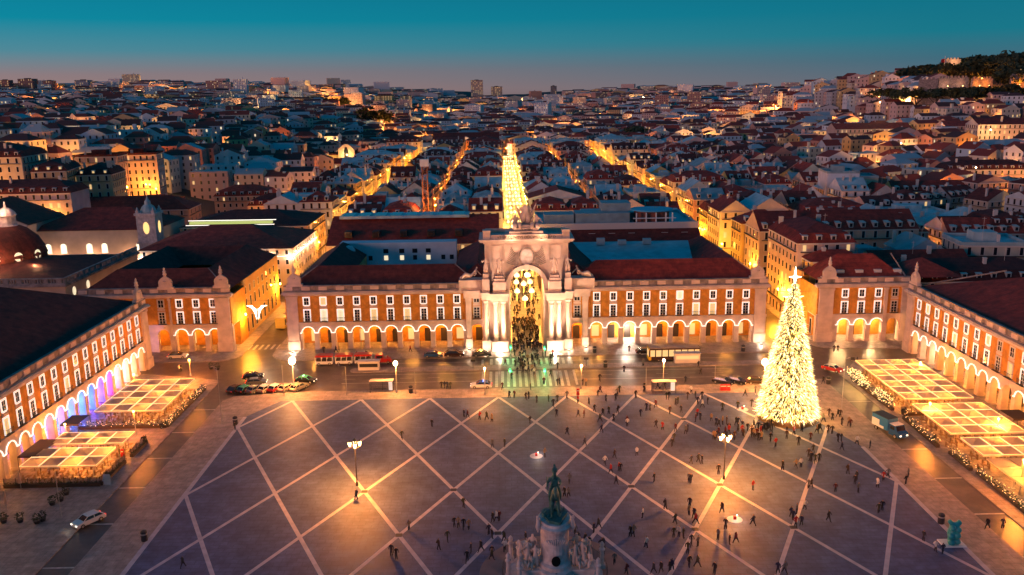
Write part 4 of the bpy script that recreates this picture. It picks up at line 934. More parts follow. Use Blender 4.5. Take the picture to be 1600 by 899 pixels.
# chalk circles of street artists with light spill
for p, lb in (((838,713),'pale chalk circle with a street performer kit on the plaza, west one'),((1148,812),'bright lit mat of a street performer east of the monument'),((1160,640),'small lit stall mat by the tree')):
    x, y = ground(*p); t = thing('performer_mat', lb, 'mat', (x,y,K+.03)); MB().lathe([(1.1,0),(1.05,.03)],(0,0,0),14).build('mat', band_m, t); MB().box(-.2,.2,-.15,.15,.03,.5).build('speaker_box', redp, t)
    MB().ball((.3,0,.62),.09,0,6,4).build('small_lamp', wlamp, t); lamp(t, (.3,0,.9), 24, (1,.75,.5), .1)
# ------------------------------------------------------------------ vehicles
def extrude_profile(b, prof, w, m=0, inset_top=0.0, ztop=None):
    """prof: (x,z) closed outline, extruded across y with tumblehome above ztop"""
    n = len(prof); k = len(b.v)
    for s in (-1, 1):
        for x, z in prof:
            q = inset_top*max(0, (z-(ztop or 99)))/1.0; b.v.append((x, s*(w/2-q), z))
    for i in range(n):
        j = (i+1) % n; b.f.append((k+i,k+n+i,k+n+j,k+j)); b.m.append(m)
    b.f.append(tuple(k+i for i in range(n))); b.m.append(m); b.f.append(tuple(k+n+i for i in reversed(range(n)))); b.m.append(m)
def wheel_mesh(r=.33, w=.22):
    b = MB(); n = 12
    for (ra, rb, ya, yb, m) in ((r,r,-w/2,w/2,0),(r*.62,r,-w/2-.0,-w/2,0),(.02,r*.62,-w/2-.01,-w/2+.02,1)):
        for i in range(n):
            a0, a1 = 2*math.pi*i/n, 2*math.pi*(i+1)/n; c = lambda q, a, y: (q*math.cos(a), y, q*math.sin(a))
            b.quad(c(ra,a0,ya),c(ra,a1,ya),c(rb,a1,yb),c(rb,a0,yb),m)
            if m == 0 and ra != rb: b.quad(c(ra,a1,-ya),c(ra,a0,-ya),c(rb,a0,-yb),c(rb,a1,-yb))
            if m == 1: b.quad(c(ra,a1,-ya),c(ra,a0,-ya),c(rb,a0,-yb),c(rb,a1,-yb),1)
    return b.mesh('wheel', [rubber, galv])
WHEEL = wheel_mesh()
def car_meshes():
    o = {}
    b = MB(); extrude_profile(b, [(-2.15,.32),(-2.2,.62),(-2.05,.88),(-1.2,.96),(1.05,.95),(1.95,.80),(2.2,.58),(2.15,.30)], 1.76)
    o['body'] = b.mesh('body', [carp])
    b = MB(); extrude_profile(b, [(-1.85,.90),(-1.35,1.36),(.35,1.38),(1.1,.92)], 1.62, 0, .28, .92); o['cabin'] = b.mesh('window_glass', [glass])
    b = MB(); extrude_profile(b, [(-1.4,1.34),(-1.25,1.43),(.2,1.45),(.42,1.37)], 1.44, 0, .2, 1.38)
    for x0, z0, x1, z1 in ((-1.85,.92,-1.36,1.38),(1.12,.93,.38,1.40),(-.5,.92,-.5,1.4)):
        for s in (-1, 1): b.tube((x0,s*.8,z0),(x1,s*.69,z1),.045,n=4)
    o['roof'] = b.mesh('roof', [carp])
    b = MB(); [b.box(2.12,2.2,s*.62-.18,s*.62+.18,.55,.70) for s in (-1,1)]; o['head'] = b.mesh('headlight', [headl]); 
    b = MB(); [b.box(-2.22,-2.12,s*.68-.14,s*.68+.14,.62,.80) for s in (-1,1)]; o['tail'] = b.mesh('tail_light', [taill]); return o
CM = car_meshes()
def car(px, heading, col, label, roofcol=None, taxi=False, lit=False, cat='car', z=.0, group=None, extra=None, s=1.0):
    x, y = ground(*px, z); t = thing('parked_car' if not lit else 'car', label, cat, (x,y,z+.02), R(heading), group); t.scale = (s,s,s)
    for k, nm in (('body','body'),('cabin','window_glass'),('roof','roof'),('head','headlight'),('tail','tail_light')):
        o = put(nm, CM[k], t); o.color = (roofcol or col) if k == 'roof' else col
        if k in ('head','tail') and not lit: o.data = o.data.copy(); o.data.materials[0] = white if k == 'head' else redp
    for wx in (-1.35, 1.35):
        for s_ in (-1, 1): put('wheel', WHEEL, t, (wx, s_*.80, .33))
    if taxi: MB().box(-.6,-.3,-.3,.3,1.45,1.6).build('roof_sign', mat('taxi_sign',(.2,.8,.3),.4,emit=(.2,1,.4),es=3), t)
    if extra: extra(t)
    if lit: lamp(t, (3.2,0,.6), 1.5, (1,.85,.6), .2)
    return t
BK, GY_, WH, BE, RD, BL = (.012,.012,.014,1), (.12,.12,.12,1), (.7,.68,.65,1), (.45,.38,.26,1), (.4,.03,.02,1), (.02,.08,.22,1)
g = 'taxis parked side by side at the road corner'
for i, (p, c, rc, l) in enumerate((((370,612),BK,None,'black parked car, westmost of the nose out row'),((385,612),BK,(.05,.3,.2,1),'black taxi with green roof, second from the west of the row'),((400,612),GY_,None,'dark grey parked car, third from the west of the row'),((417,611),BE,None,'beige parked taxi west of the red car in the row'),((433,610),RD,WH,'red parked car with pale roof in the row'),((449,610),BE,None,'pale parked car east of the red car in the row'),((467,609),BE,None,'pale parked van like car at the east end of the row'))):
    car(p, 62, c, l, rc, group='cars parked nose out at the road corner')
car((396,592), 12, BK, 'black car on the road behind the row of parked cars', lit=True); car((401,601), 8, GY_, 'dark silver car close behind the row of parked cars', lit=True)
car((478,598), -12, BK, 'black taxi with green glowing sign driving past the row', (.10,.5,.3,1), True, True)
car((568,558), 12, (.5,.45,.42,1), 'pale car on the north pavement behind the red road train')
car((677,558), 2, BL, 'blue car parked in front of the west arcade', z=K); car((710,557), 2, (.03,.012,.01,1), 'dark maroon tall car parked in front of the west arcade', z=K, s=1.05); car((753,557), 2, (.04,.04,.045,1), 'charcoal car parked nearest the arch', z=K)
def police(t):
    MB().box(-.55,-.35,-.55,.55,1.45,1.58).build('light_bar', mat('blue_beacon',(.05,.1,.8),.3,emit=(.1,.25,1),es=3), t)
    MB().box(-1.9,1.9,-.895,-.885,.55,.78).build('stripe', mat('blue_stripe',(.02,.08,.5),.4), t)
car((752,606), 178, WH, 'white and blue police car stopped before the zebra crossing', (.05,.12,.4,1), False, True, 'police car', extra=police)
car((1008,553), 0, BK, 'black car parked just behind the bus', z=K)
car((1130,600), -38, BK, 'black taxi, western of the pair near the red barriers', (.12,.12,.1,1)); car((1151,599), -38, BK, 'black taxi, eastern of the pair near the red barriers', (.12,.12,.1,1)); car((1183,600), -10, (.05,.03,.02,1), 'dark car half hidden behind the lit tree')
def amb(t): MB().box(-1.5,.9,-.892,-.882,.6,.85).build('stripe', mat('orange_stripe',(.7,.12,.02),.4), t)
car((139,818), 55-180, WH, 'white car with orange stripes on the west promenade road', None, False, True, extra=amb)
car((1301,580), -50, (.4,.03,.02,1), 'small red car at the bend of the east road', WH, False, True); car((278,560), 5, WH, 'long pale car on the road before the corner block arches', (.02,.02,.02,1), False, True)
# blue truck
x, y = ground(1389,676); t = thing('truck', 'blue cab truck with boxy blue tarpaulin load bed on the east road', 'truck', (x,y,.0), R(-72))
MB().box(-3.1,.7,-1.1,1.1,.85,2.95).build('cargo_box', bluep, t); MB().box(-3.14,.74,-1.14,1.14,2.95,3.02).build('cargo_roof', mat('navy_tarpaulin',(.01,.035,.06),.7), t)
b = MB(); extrude_profile(b, [(.85,.4),(.85,2.25),(2.3,2.3),(2.75,1.45),(3.35,1.3),(3.45,.45)], 1.95); o = b.build('cab', carp, t); o.color = (.02,.09,.22,1)
b = MB(); b.box(.95,2.25,-.95,.95,2.31,2.4); b.build('cab_roof', white, t); b = MB(); b.quad((2.36,-.85,2.2),(2.79,-.88,1.5),(2.79,.88,1.5),(2.36,.85,2.2)); b.box(1.2,2.2,-.99,.99,1.5,2.1); b.build('windscreen', glass, t)
b = MB(); b.box(-3.1,-1.3,-1.112,-1.10,.9,2.2); b.box(-3.0,-.2,-1.12,-1.10,.86,1.3); b.build('panel_print', white, t)
b = MB(); [b.box(3.42,3.5,s*.7-.16,s*.7+.16,.75,.95) for s in (-1,1)]; b.build('headlight', headl, t)
for wx in (-2.1, 2.4):
    for s in (-1, 1): o = put('wheel', WHEEL, t, (wx, s*.92, .42)); o.scale = (1.28,1,1.28)
# bus
def bus(x, y, rz, label, body, lit=glit, L=11.6):
    t = thing('bus', label, 'bus', (x,y,.02), rz); h = L/2
    b = MB(); b.box(-h,h,-1.25,1.25,.35,1.15); b.box(-h,h,-1.25,1.25,2.65,3.0); b.box(-h,-h+.3,-1.25,1.25,1.15,2.65); b.box(h-.3,h,-1.25,1.25,1.15,2.65)
    for i in range(1, 8): x_ = -h+L*i/8; [b.box(x_-.12,x_+.12,s*1.25-.05*(s>0)-0.0,s*1.25+.05*(s<0),1.15,2.65) for s in (-1,1)]
    o = b.build('body', carp, t); o.color = body
    b = MB(); b.box(-h+.3,h-.3,-1.22,1.22,1.14,2.66); b.build('window_glass', lit, t)
    b = MB(); b.box(-h+.2,h-.2,-1.1,1.1,3.0,3.08); b.box(-2,1,-.7,.7,3.08,3.25); b.build('roof', mat('bus_roof',(.28,.22,.22),.5), t)
    b = MB(); b.quad((-h-.01,-1.1,1.1),(-h-.01,1.1,1.1),(-h-.01,1.1,2.7),(-h-.01,-1.1,2.7)); b.build('windscreen', glit, t)
    b = MB(); b.box(-h-.04,-h+.5,-1.28,1.28,.3,1.1); b.box(-h-.04,-h+.1,-1.28,1.28,2.7,3.05); o = b.build('front_panel', carp, t); o.color = (.75,.45,.02,1)
    for wx in (-h+2.2, h-3):
        for s in (-1, 1): q = put('wheel', WHEEL, t, (wx, s*1.1, .46)); q.scale = (1.4,1,1.4)
    lamp(t, (0,-1.8,1.9), 40, (1,.7,.3), .5)
    return t
bus(32.6, -12.4, R(1), 'dark bus with lit windows and yellow front stopped on the north road', (.05,.02,.015,1))
bus(-63.0, 24.0, R(-95), 'long pale yellow bus waiting in the orange lit west street', (.6,.45,.15,1), glass)
# red road train
t = thing('road_train', 'red roofed tourist road train of three pale carriages and an engine', 'road train', (-39.5,-11.2,.02), R(2))
for i, x in enumerate((-6.6,-2.2,2.1)):
    c = MB(); c.box(-1.9,1.9,-.9,.9,.35,.95); c.box(-1.9,-1.8,-.9,.9,.95,2.0); c.box(1.8,1.9,-.9,.9,.95,2.0)
    for q in (-.6,.6): c.box(q-.05,q+.05,-.88,.88,.95,2.0)
    o = c.build('carriage', white, t, (x,0,0)); c = MB(); extrude_profile(c, [(-2.0,1.98),(-1.95,2.2),(-1.2,2.38),(1.2,2.38),(1.95,2.2),(2.0,1.98)], 1.95); c.build('roof', redp, o)
    MB().box(-1.75,1.75,-.7,.7,.96,1.3).build('seat', door_m, o)
    for wx in (-1.2,1.2):
        for s in (-1,1): put('wheel', WHEEL, o, (wx,s*.8,.33))
c = MB(); extrude_profile(c, [(-1.7,.35),(-1.7,2.1),(-.2,2.15),(.1,1.2),(1.6,1.1),(1.8,.4)], 1.6); c.tube((1.0,0,1.1),(1.0,0,1.7),.14); e = c.build('engine', redp, t, (6.6,0,0)); MB().box(-1.5,-.1,-.82,.82,1.3,1.9).build('window_glass', glass, e)
for wx in (-1.1,1.1):
    for s in (-1,1): put('wheel', WHEEL, e, (wx,s*.72,.33))
# motor scooters and bicycles
def scooter(px, rz, label):
    x, y = ground(*px); t = thing('motor_scooter', label, 'scooter', (x,y,K), R(rz))
    b = MB(); extrude_profile(b, [(-.7,.35),(-.85,.75),(-.1,.8),(.1,.4),(.45,.4),(.55,1.0),(.65,1.0),(.7,.3)], .34); b.tube((.6,-.3,1.05),(.6,.3,1.05),.03); b.build('body', coat, t)
    t.children[0].color = (.05,.05,.05,1); MB().box(-.8,0,-.16,.16,.8,.9).build('saddle', rubber, t)
    for wx in (-.6,.7): q = put('wheel', WHEEL, t, (wx,0,.25)); q.scale = (.75,.6,.75)
scooter((256,668),70,'scooter parked between the two west terraces'); scooter((1412,646),40,'scooter parked between the east terraces'); scooter((1459,690),50,'pale scooter beside the dark hedge of the east terrace')
scooter((225,693),80,'scooter by the middle west terrace'); scooter((1335,565),0,'scooter at the north corner of the east terrace')

# ------------------------------------------------------------------ people
def person_mesh(name, pose):
    st = {'standing':(.05,.03,.0),'walking':(.36,-.30,.3),'striding':(.46,-.40,.42),'facing':(.02,.0,.1),'with a bag':(.2,-.18,.2),'long coated':(.12,-.12,.15)}[pose]
    f, bk, ar_ = st; wide = 1.28 if pose == 'long coated' else 1
    P = [(0,0,.93),(0,0,1.15),(0,0,1.40),(0,.01,1.54),(0,.03,1.66),(.09,f*.5,.50),(.10,f*.75,.10),(.10,f*.75+.16,.045),(-.09,bk*.4,.50),(-.10,bk*.95,.11),(-.10,bk*.95+.15,.05),
         (.20,0,1.38),(.27,-ar_*.4,1.12),(.26,-ar_*.3+.12,.88),(-.20,0,1.38),(-.27,ar_*.4,1.12),(-.26,ar_*.5+.14,.90)]
    E = [(0,1),(1,2),(2,3),(3,4),(0,5),(5,6),(6,7),(0,8),(8,9),(9,10),(2,11),(11,12),(12,13),(2,14),(14,15),(15,16)]
    if pose == 'with a bag':
        P += [(0,-.20,1.30),(0,-.22,1.02)]; E += [(2,17),(17,18)]
    r = [.155*wide,.145,.17,.065,.11,.085*wide,.06,.05,.085*wide,.06,.05,.075,.055,.045,.075,.055,.045]+([.12,.13] if pose == 'with a bag' else [])
    zc = .62 if pose == 'long coated' else .84
    def mf(c):
        if c.z > 1.70 or (c.z > 1.55 and c.y < .02): return 3
        if c.z > 1.53: return 2
        if c.z > zc or (abs(c.x) > .19 and c.z > .92): return 0
        if abs(c.x) > .2: return 2
        return 1
    return skin_mesh(name, P, E, r, 1, [coat, trous, skin_m, hair_m], 0, mf)
POSES = ['standing','walking','striding','facing','with a bag','long coated']
PM = {p: person_mesh('person', p) for p in POSES}
COATS = [('black',(.012,.012,.015)),('black',(.015,.012,.012)),('navy',(.015,.02,.05)),('dark brown',(.05,.025,.015)),('charcoal',(.03,.03,.032)),('olive',(.04,.045,.02)),('grey',(.12,.12,.12)),('black',(.01,.01,.012)),('maroon',(.09,.012,.012)),('navy',(.012,.016,.04)),('red',(.38,.02,.015)),('white',(.6,.58,.55)),('tan',(.28,.18,.10)),('charcoal',(.028,.026,.028))]
ORD = ['first','second','third','fourth','fifth','sixth','seventh','eighth','ninth','tenth','eleventh','twelfth']
used = {}
def where(x, y):
    if y > -9: return 'in the crowd under the arch'
    if y > -29.5 and abs(x) < 10: return 'on the zebra crossing before the arch'
    if y > -18.5 and y < -14: return 'on the traffic island'
    if y > -29: return 'on the road '+('west' if x < 0 else 'east')+' of the crossing'
    if math.hypot(x-TX, y-TY) < 8.5: return 'in the crowd round the lit tree'
    if math.hypot(x-.4, y+99) < 10: return 'gathered at the monument railing'
    if x < -60: return 'on the west promenade'
    if x > 61: return 'on the east promenade'
    r = int((GY-y)//(2*GB)); c = int((x+54.9)//GA)
    if y > GY: return 'on the roadside strip, '+ORD[max(0,min(11,int((x+60)//10)))]+' tenth from west'
    return f'{ORD[max(0,min(11,r))]} diamond row from road, {ORD[max(0,min(11,c))]} column from west'
def person(x, y, z=K+.02, pose=None, ci=None, rz=None, yel=None):
    h = (int(x*7.3)+int(-y*3.1)*5) ; pose = pose or POSES[rnd.randrange(6)]; cn, cc = COATS[rnd.randrange(len(COATS)) if ci is None else ci]
    w = where(x, y); key = (cn, pose, w); n = used[key] = used.get(key, 0)+1
    lb = f'person in {cn}, {pose}, {w}' if n == 1 else f'{"another" if n == 2 else ORD[min(n,11)-1]} person in {cn}, {pose}, {w}'
    o = put('person', PM[pose], None, (x,y,z), rnd.uniform(0,6.28) if rz is None else rz); s = rnd.uniform(.93,1.06); o.scale = (s*1.12,s*1.12,s*1.03)
    o.color = (*cc, 1); tag(o, lb.replace('in in','in'), 'person', 'people '+w.split(',')[0]); return o
def pts(x0, y0, s): return [(x0+float(a.split(',')[0])/4, y0+float(a.split(',')[1])/4) for a in s.split()]
PP = pts(400,500,'1300,610 1322,612 1398,625 1442,628 1475,638 1100,672 912,745 1478,800 1555,795 965,200 500,205 520,205 425,210 1160,430 1178,430 1196,432 1215,432 1540,435 1583,490 1558,285')
PP += pts(800,500,'15,490 87,500 105,495 155,520 228,515 258,545 283,515 343,495 278,605 112,650 415,610 450,615 345,720 480,530 515,575 537,480 550,455 587,510 648,505 658,475 672,455 412,520 568,600 605,590 550,640 635,635 661,585 720,670 717,650 803,605 560,705 840,570 862,568 898,550 773,490 828,440 825,455 965,500 980,500 1022,535 1037,530 1097,500 986,590 1057,582 1022,700 1120,460 1145,490 1187,495 1160,530 1190,550 1222,530 1315,570 1148,640 1175,630 1158,605 1275,665 1340,655 1245,635 1098,700 1085,715 900,675 940,690 1000,795 1012,765 1258,745 1275,745 548,385 443,410 462,412 285,410 297,405 115,440 285,310 700,330 820,290 1180,345 1165,300 1083,395 907,430 922,430 950,425 517,205 732,200 1457,480 1520,455 1410,560 1497,545 1400,660 1412,665 1437,710 1540,755 780,850')
PP += pts(800,674,'205,165 455,90 580,210 640,170 618,265 668,250 678,255 650,335 358,330 328,410 353,415 1120,205 1165,200 1187,205 1268,55 1290,270 1118,325 1105,320 1505,370 888,320 958,490 1105,525 1110,480 1137,545 1020,580 1147,580 817,545 1312,510 1333,615 1507,590 512,640 540,610 740,660 760,655 838,730 1010,665 1043,660 1070,670 1098,765 1120,710 1162,725 1288,680 1358,710 1398,700 885,890 932,885 985,880 1000,870 1107,850 1158,850 1265,895 570,770 640,830 715,895 395,650')
PP += pts(1200,500,'15,760 47,795 190,785 282,830 252,860 270,885 295,895 318,890 210,700 118,695 265,755 325,700 345,640 380,605 400,715 375,710 437,610 452,610 460,660 505,660 515,670 555,780 637,805 437,765 457,760 460,815 25,700 345,400 412,200 435,200 300,640')
PP += pts(1200,674,'90,245 175,230 205,230 265,190 498,270 420,385 252,360 270,355 553,310 563,385 542,335 683,355 720,310 750,290 875,290 860,335 145,540 155,560 172,600 208,590 230,490 180,520 377,565 690,515 712,500 970,690 1045,755 1090,770 1370,610 1465,610 60,895 105,890')
PP += pts(400,674,'627,430 1298,480 957,620 848,780 877,800 1240,600 1265,605 1298,610 1330,615 1197,690 1143,745 1345,765 1407,755 1320,820 1480,570 1505,565 1520,565 1455,650 1475,675 1550,690')
PP += pts(0,674,'1145,855')+pts(0,500,'1125,325 1132,325 895,780 905,780 1470,690')
for p in PP[:]: person(*ground(*p))
for i in range(26):      # knot of people in front of the tree
    a = rnd.uniform(0,1); person(TX-9.5+rnd.gauss(0,2.6), TY-7.2+rnd.gauss(0,1.6)+.0, ci=rnd.choice((0,2,3,8,10,12,4)))
for i in range(10): a = R(rnd.uniform(200,350)); person(TX+8*math.cos(a), TY+8*math.sin(a))
for i in range(14): a = R(rnd.uniform(20,160)); person(.4+rnd.uniform(8.0,10)*math.cos(a), -99+rnd.uniform(7.8,9.4)*math.sin(a))
cr = [(rnd.gauss(0,2.6), -8-abs(rnd.gauss(0,1))*9) for _ in range(46)]
for x, y in cr: person(x, y)
# the crowd streaming through the arch and up the avenue, too dense to count
stuffp = MB(); base = [PM[p] for p in POSES]; V = []; F = []; MI = []; off = 0
for i in range(330):
    if i < 110: x, y = rnd.uniform(-3.4,3.4), rnd.uniform(-5,22)
    else: x, y = rnd.uniform(-4.4,4.4), rnd.uniform(16,130)
    me_ = base[i % 6]; a = rnd.uniform(0,6.28); ca, sa = math.cos(a), math.sin(a)
    co = np.empty(len(me_.vertices)*3); me_.vertices.foreach_get('co', co); co = co.reshape(-1,3)
    V.append(np.stack([x+1.1*(co[:,0]*ca-co[:,1]*sa), y+1.1*(co[:,0]*sa+co[:,1]*ca), co[:,2]+.13], 1))
    F += [[q+off for q in p.vertices] for p in me_.polygons]; mi = np.empty(len(me_.polygons), int); me_.polygons.foreach_get('material_index', mi)
    mi = np.where(mi == 0, (0,4,5,1)[i % 4], mi); MI.append(mi); off += len(co)
me = bpy.data.meshes.new('crowd'); me.from_pydata(np.concatenate(V).tolist(), [], F)
for q in (mat('coat_dark',(.015,.015,.018),.9), trous, skin_m, hair_m, mat('coat_brown',(.07,.03,.02),.9), mat('coat_navy',(.015,.02,.05),.9)): me.materials.append(q)
me.polygons.foreach_set('material_index', np.concatenate(MI).astype(int)); me.update()
tag(put('crowd', me), 'dense crowd of people streaming through the arch and up the avenue', kind='stuff', group='crowd')
# ------------------------------------------------------------------ hanging light ornaments in the avenue
b = MB(); b.lathe([(.05,0),(.62,.15),(.78,.5),(.62,.95),(.2,1.3),(.03,1.5)], (0,0,0), 10)
for i in range(8):
    a = i*math.pi/4; b.tube((.16*math.cos(a),.16*math.sin(a),0),(.1*math.cos(a),.1*math.sin(a),-1.5-.25*(i%3)),.05,.03,4,1)
om = b.mesh('light_cluster', [orn, orn2]); wire = MB().tube((0,0,1.5),(0,0,2.6),.015,n=3).tube((-5.2,0,2.6),(5.2,0,2.6),.02,n=3).mesh('wire', [iron])
k = 0
ys_o = [16.0]
while ys_o[-1] < 480: ys_o.append(ys_o[-1]+6+ys_o[-1]*.018)
for row, y in enumerate(ys_o):
    for x in ((-1.6,1.6) if row % 2 == 0 else (-3.1,0,3.1)) if y > 40 else ((-1.9,1.9) if row % 2 else (0,)):
        k += 1
        if k > 235: break
        side = 'west' if x < -.5 else 'east' if x > .5 else 'middle'
        t = thing('hanging_ornament', f'glowing bell ornament with golden tassel over the avenue, {side} one, row {row+1} from arch', 'christmas light', (x,y,7.2+.5*(row%3)), 0, 'light ornaments hung over the avenue')
        put('light_cluster', om, t, scale=(1,1,1) if y < 60 else (.72,.72,.9)); 
    lab = None
for y in np.arange(14, 520, 13): 
    o_ = thing('garland_wire', 'thin wire across the avenue carrying the bell ornaments', 'wire', (0,float(y),9.6), 0, 'wires across the avenue'); MB().tube((-5.1,0,0),(5.1,0,0),.03,n=3).build('wire', iron, o_)
    for x in (-4.3, 4.3): lamp(o_, (x,0,-2.5), 800, (1,.44,.06), .3)
for s, x in (('west',-60.6-4.0),('east',64.3)):
    t = thing('street_garland', f'white winged light garland across the mouth of the {s} street', 'christmas light', (x,3,10.5)); b = MB()
    for sg in (-1,1):
        for k in range(9):
            L_ = 2.3-.18*k; pv = None
            for q in range(6):
                u = q/5; p_ = (sg*(.2+L_*u), 0, -1.0+1.5*u-.6*u*u+.0-.22*k*(1-u)*1.4)
                if pv: b.tube(pv, p_, .045, n=4)
                pv = p_
    b.build('light_tube', wlamp if s == 'east' else mat('garland_light',(.8,.8,.8),.5,emit=(1,.9,.8),es=6,sample=False), t); lamp(t, (0,-.8,-.5), 250, (1,.75,.5), .5); MB().tube((-6,0,1.1),(6,0,1.1),.03,n=3).build('wire', iron, t)
# ------------------------------------------------------------------ houses
WCOL = [('cream',(.74,.64,.48)),('pale pink',(.72,.52,.46)),('white',(.80,.78,.76)),('grey white',(.64,.66,.68)),('yellow ochre',(.70,.48,.18)),('beige',(.66,.56,.44)),('rose',(.58,.32,.26)),('pale blue',(.50,.62,.70)),('warm grey',(.50,.46,.43))]
trimM, glM, glL = shutter, glass, glit
def house(name, label, cat, x, y, z, w, d, h, rz, roof, wc, rm, sides='sew', group=None, rh=None, floors=None, balc=True, lit=.08, dorm=True, chim=2, wstep=2.7, bandc=True, base=4.0):
    t = thing(name, label, cat, (x,y,z), rz, group); X, Y = w/2, d/2
    b = MB(); b.box(-X, X, -Y, Y, -base, h, 0, bottom=False); wl_ = b.build('wall', plaster, t); wl_.color = (*wc, 1)
    b = MB(); tr_ = MB(); pn = MB(); pl_ = MB(); ba = MB()
    floors = floors or max(2, int(round(h/3.2))); fh = h/floors
    def facade(L_, f):
        n = max(1, int(L_/wstep)); s = L_/n
        for k in range(floors):
            z0 = k*fh+(.9 if k else .2); z1 = k*fh+fh-.55
            if z1-z0 < 1: continue
            for i in range(n):
                u = -L_/2+s*(i+.5)
                f(tr_, u-.62, u+.62, z0-.15, z1+.18, .03); f(pl_ if rnd.random() < lit else pn, u-.42, u+.42, z0, z1, .07)
            if balc and k in (1, floors-1): f(ba, -L_/2+.4, L_/2-.4, z0-.35, z0-.22, .55, True)
        if bandc:
            f(tr_, -L_/2, L_/2, h-.4, h-.05, .3, True)
    def S(q, a, c, z0, z1, o, bx=False):
        (q.box(a, c, -Y-o, -Y, z0, z1) if bx else q.quad((a,-Y-o,z0),(c,-Y-o,z0),(c,-Y-o,z1),(a,-Y-o,z1)))
    def E_(q, a, c, z0, z1, o, bx=False):
        (q.box(X, X+o, a, c, z0, z1) if bx else q.quad((X+o,a,z0),(X+o,c,z0),(X+o,c,z1),(X+o,a,z1)))
    def W_(q, a, c, z0, z1, o, bx=False):
        (q.box(-X-o, -X, a, c, z0, z1) if bx else q.quad((-X-o,c,z0),(-X-o,a,z0),(-X-o,a,z1),(-X-o,c,z1)))
    if 's' in sides: facade(w-.6, S)
    if 'e' in sides: facade(d-.6, E_)
    if 'w' in sides: facade(d-.6, W_)
    for q, nm, mm in ((tr_,'window_trim',trimM),(pn,'window',glM),(pl_,'lit_window',glL),(ba,'balcony',iron)):
        if q.f:
            o = q.build(nm, mm, wl_); tag(o, kind='stuff')
    e = .35; rh = rh or min(w, d)*.26+.6; rb = MB()
    if roof == 'hip': hip(rb, -X-e, X+e, -Y-e, Y+e, h, rh); rb.quad((-X-e,-Y-e,h),(-X-e,Y+e,h),(X+e,Y+e,h),(X+e,-Y-e,h))
    elif roof in ('gable', 'gabley'):
        if roof == 'gable':      # ridge along x
            rb.quad((-X,-Y-e,h-.1),(X,-Y-e,h-.1),(X,0,h+rh),(-X,0,h+rh)); rb.quad((X,Y+e,h-.1),(-X,Y+e,h-.1),(-X,0,h+rh),(X,0,h+rh))
            gbs = [MB().tri((s*X,-Y,h),(s*X,Y,h),(s*X,0,h+rh-.05)) for s in (-1,1)]
        else:
            rb.quad((-X-e,Y,h-.1),(-X-e,-Y,h-.1),(0,-Y,h+rh),(0,Y,h+rh)); rb.quad((X+e,-Y,h-.1),(X+e,Y,h-.1),(0,Y,h+rh),(0,-Y,h+rh))
            gbs = [MB().tri((-X,s*Y,h),(X,s*Y,h),(0,s*Y,h+rh-.05)) for s in (-1,1)]
        for gb in gbs: o = gb.build('gable', plaster, wl_); o.color = (*wc, 1)
    elif roof == 'mansard':
        i = 1.5; m1 = h+2.3; rb.quad((-X-e,-Y-e,h),(X+e,-Y-e,h),(X-i,-Y+i,m1),(-X+i,-Y+i,m1)); rb.quad((X+e,-Y-e,h),(X+e,Y+e,h),(X-i,Y-i,m1),(X-i,-Y+i,m1)); rb.quad((X+e,Y+e,h),(-X-e,Y+e,h),(-X+i,Y-i,m1),(X-i,Y-i,m1)); rb.quad((-X-e,Y+e,h),(-X-e,-Y-e,h),(-X+i,-Y+i,m1),(-X+i,Y-i,m1))
        hip(rb, -X+i, X-i, -Y+i, Y-i, m1, min(w,d)*.14)
    else:
        rb.box(-X-.1,X+.1,-Y-.1,-Y+.35,h,h+.9); rb.box(-X-.1,X+.1,Y-.35,Y+.1,h,h+.9); rb.box(-X-.1,-X+.35,-Y+.35,Y-.35,h,h+.9); rb.box(X-.35,X+.1,-Y+.35,Y-.35,h,h+.9); rb.quad((-X,-Y,h+.1),(X,-Y,h+.1),(X,Y,h+.1),(-X,Y,h+.1))
        if w > 8 and d > 8: rb.box(-X*.4,X*.3,-Y*.2,Y*.5,h+.1,h+2.6)
    ro = rb.build('roof', rm, t)
    if dorm and roof in ('mansard','hip','gable') and w > 7:
        db = MB(); dg_ = MB(); n = max(1, int(w/3.6)); zb = h+(.35 if roof == 'mansard' else .5); yb = -Y+(.25 if roof == 'mansard' else .6)
        for i in range(n):
            u = -w/2+w*(i+.5)/n; db.box(u-.65,u+.65,yb,yb+2.2,zb,zb+1.45); db.quad((u-.8,yb-.15,zb+1.45),(u+.8,yb-.15,zb+1.45),(u+.8,yb+2.3,zb+1.75),(u-.8,yb+2.3,zb+1.75)); dg_.quad((u-.42,yb-.03,zb+.2),(u+.42,yb-.03,zb+.2),(u+.42,yb-.03,zb+1.25),(u-.42,yb-.03,zb+1.25))
        o = tag(db.build('dormer', shutter, ro), kind='stuff'); 
        o = tag(dg_.build('dormer_window', glL if rnd.random() < lit*1.2 else glM, ro), kind='stuff')
    if chim:
        cb = MB()
        for q in range(chim):
            cx, cy = rnd.uniform(-X*.8, X*.8), rnd.uniform(-Y*.7, Y*.8); s = rnd.uniform(.3,.6); ht = rh if roof != 'flat' else 1.5
            cb.box(cx-s,cx+s,cy-.35,cy+.35,h,h+ht+rnd.uniform(.4,1.3)); cb.box(cx-s-.08,cx+s+.08,cy-.43,cy+.43,h+ht+.2,h+ht+.35)
        if rnd.random() < .5:
            cx, cy = rnd.uniform(-X*.5,X*.5), rnd.uniform(-Y*.5,Y*.5); cb.tube((cx,cy,h),(cx,cy,h+rh+2.6),.04,n=3); cb.box(cx-.6,cx+.6,cy-.02,cy+.02,h+rh+2.1,h+rh+2.16)
        tag(cb.build('chimney', shutter, ro), kind='stuff')
    return t
ROOFN = {'hip':'hipped','gable':'gabled','gabley':'gabled','mansard':'mansard','flat':'flat'}
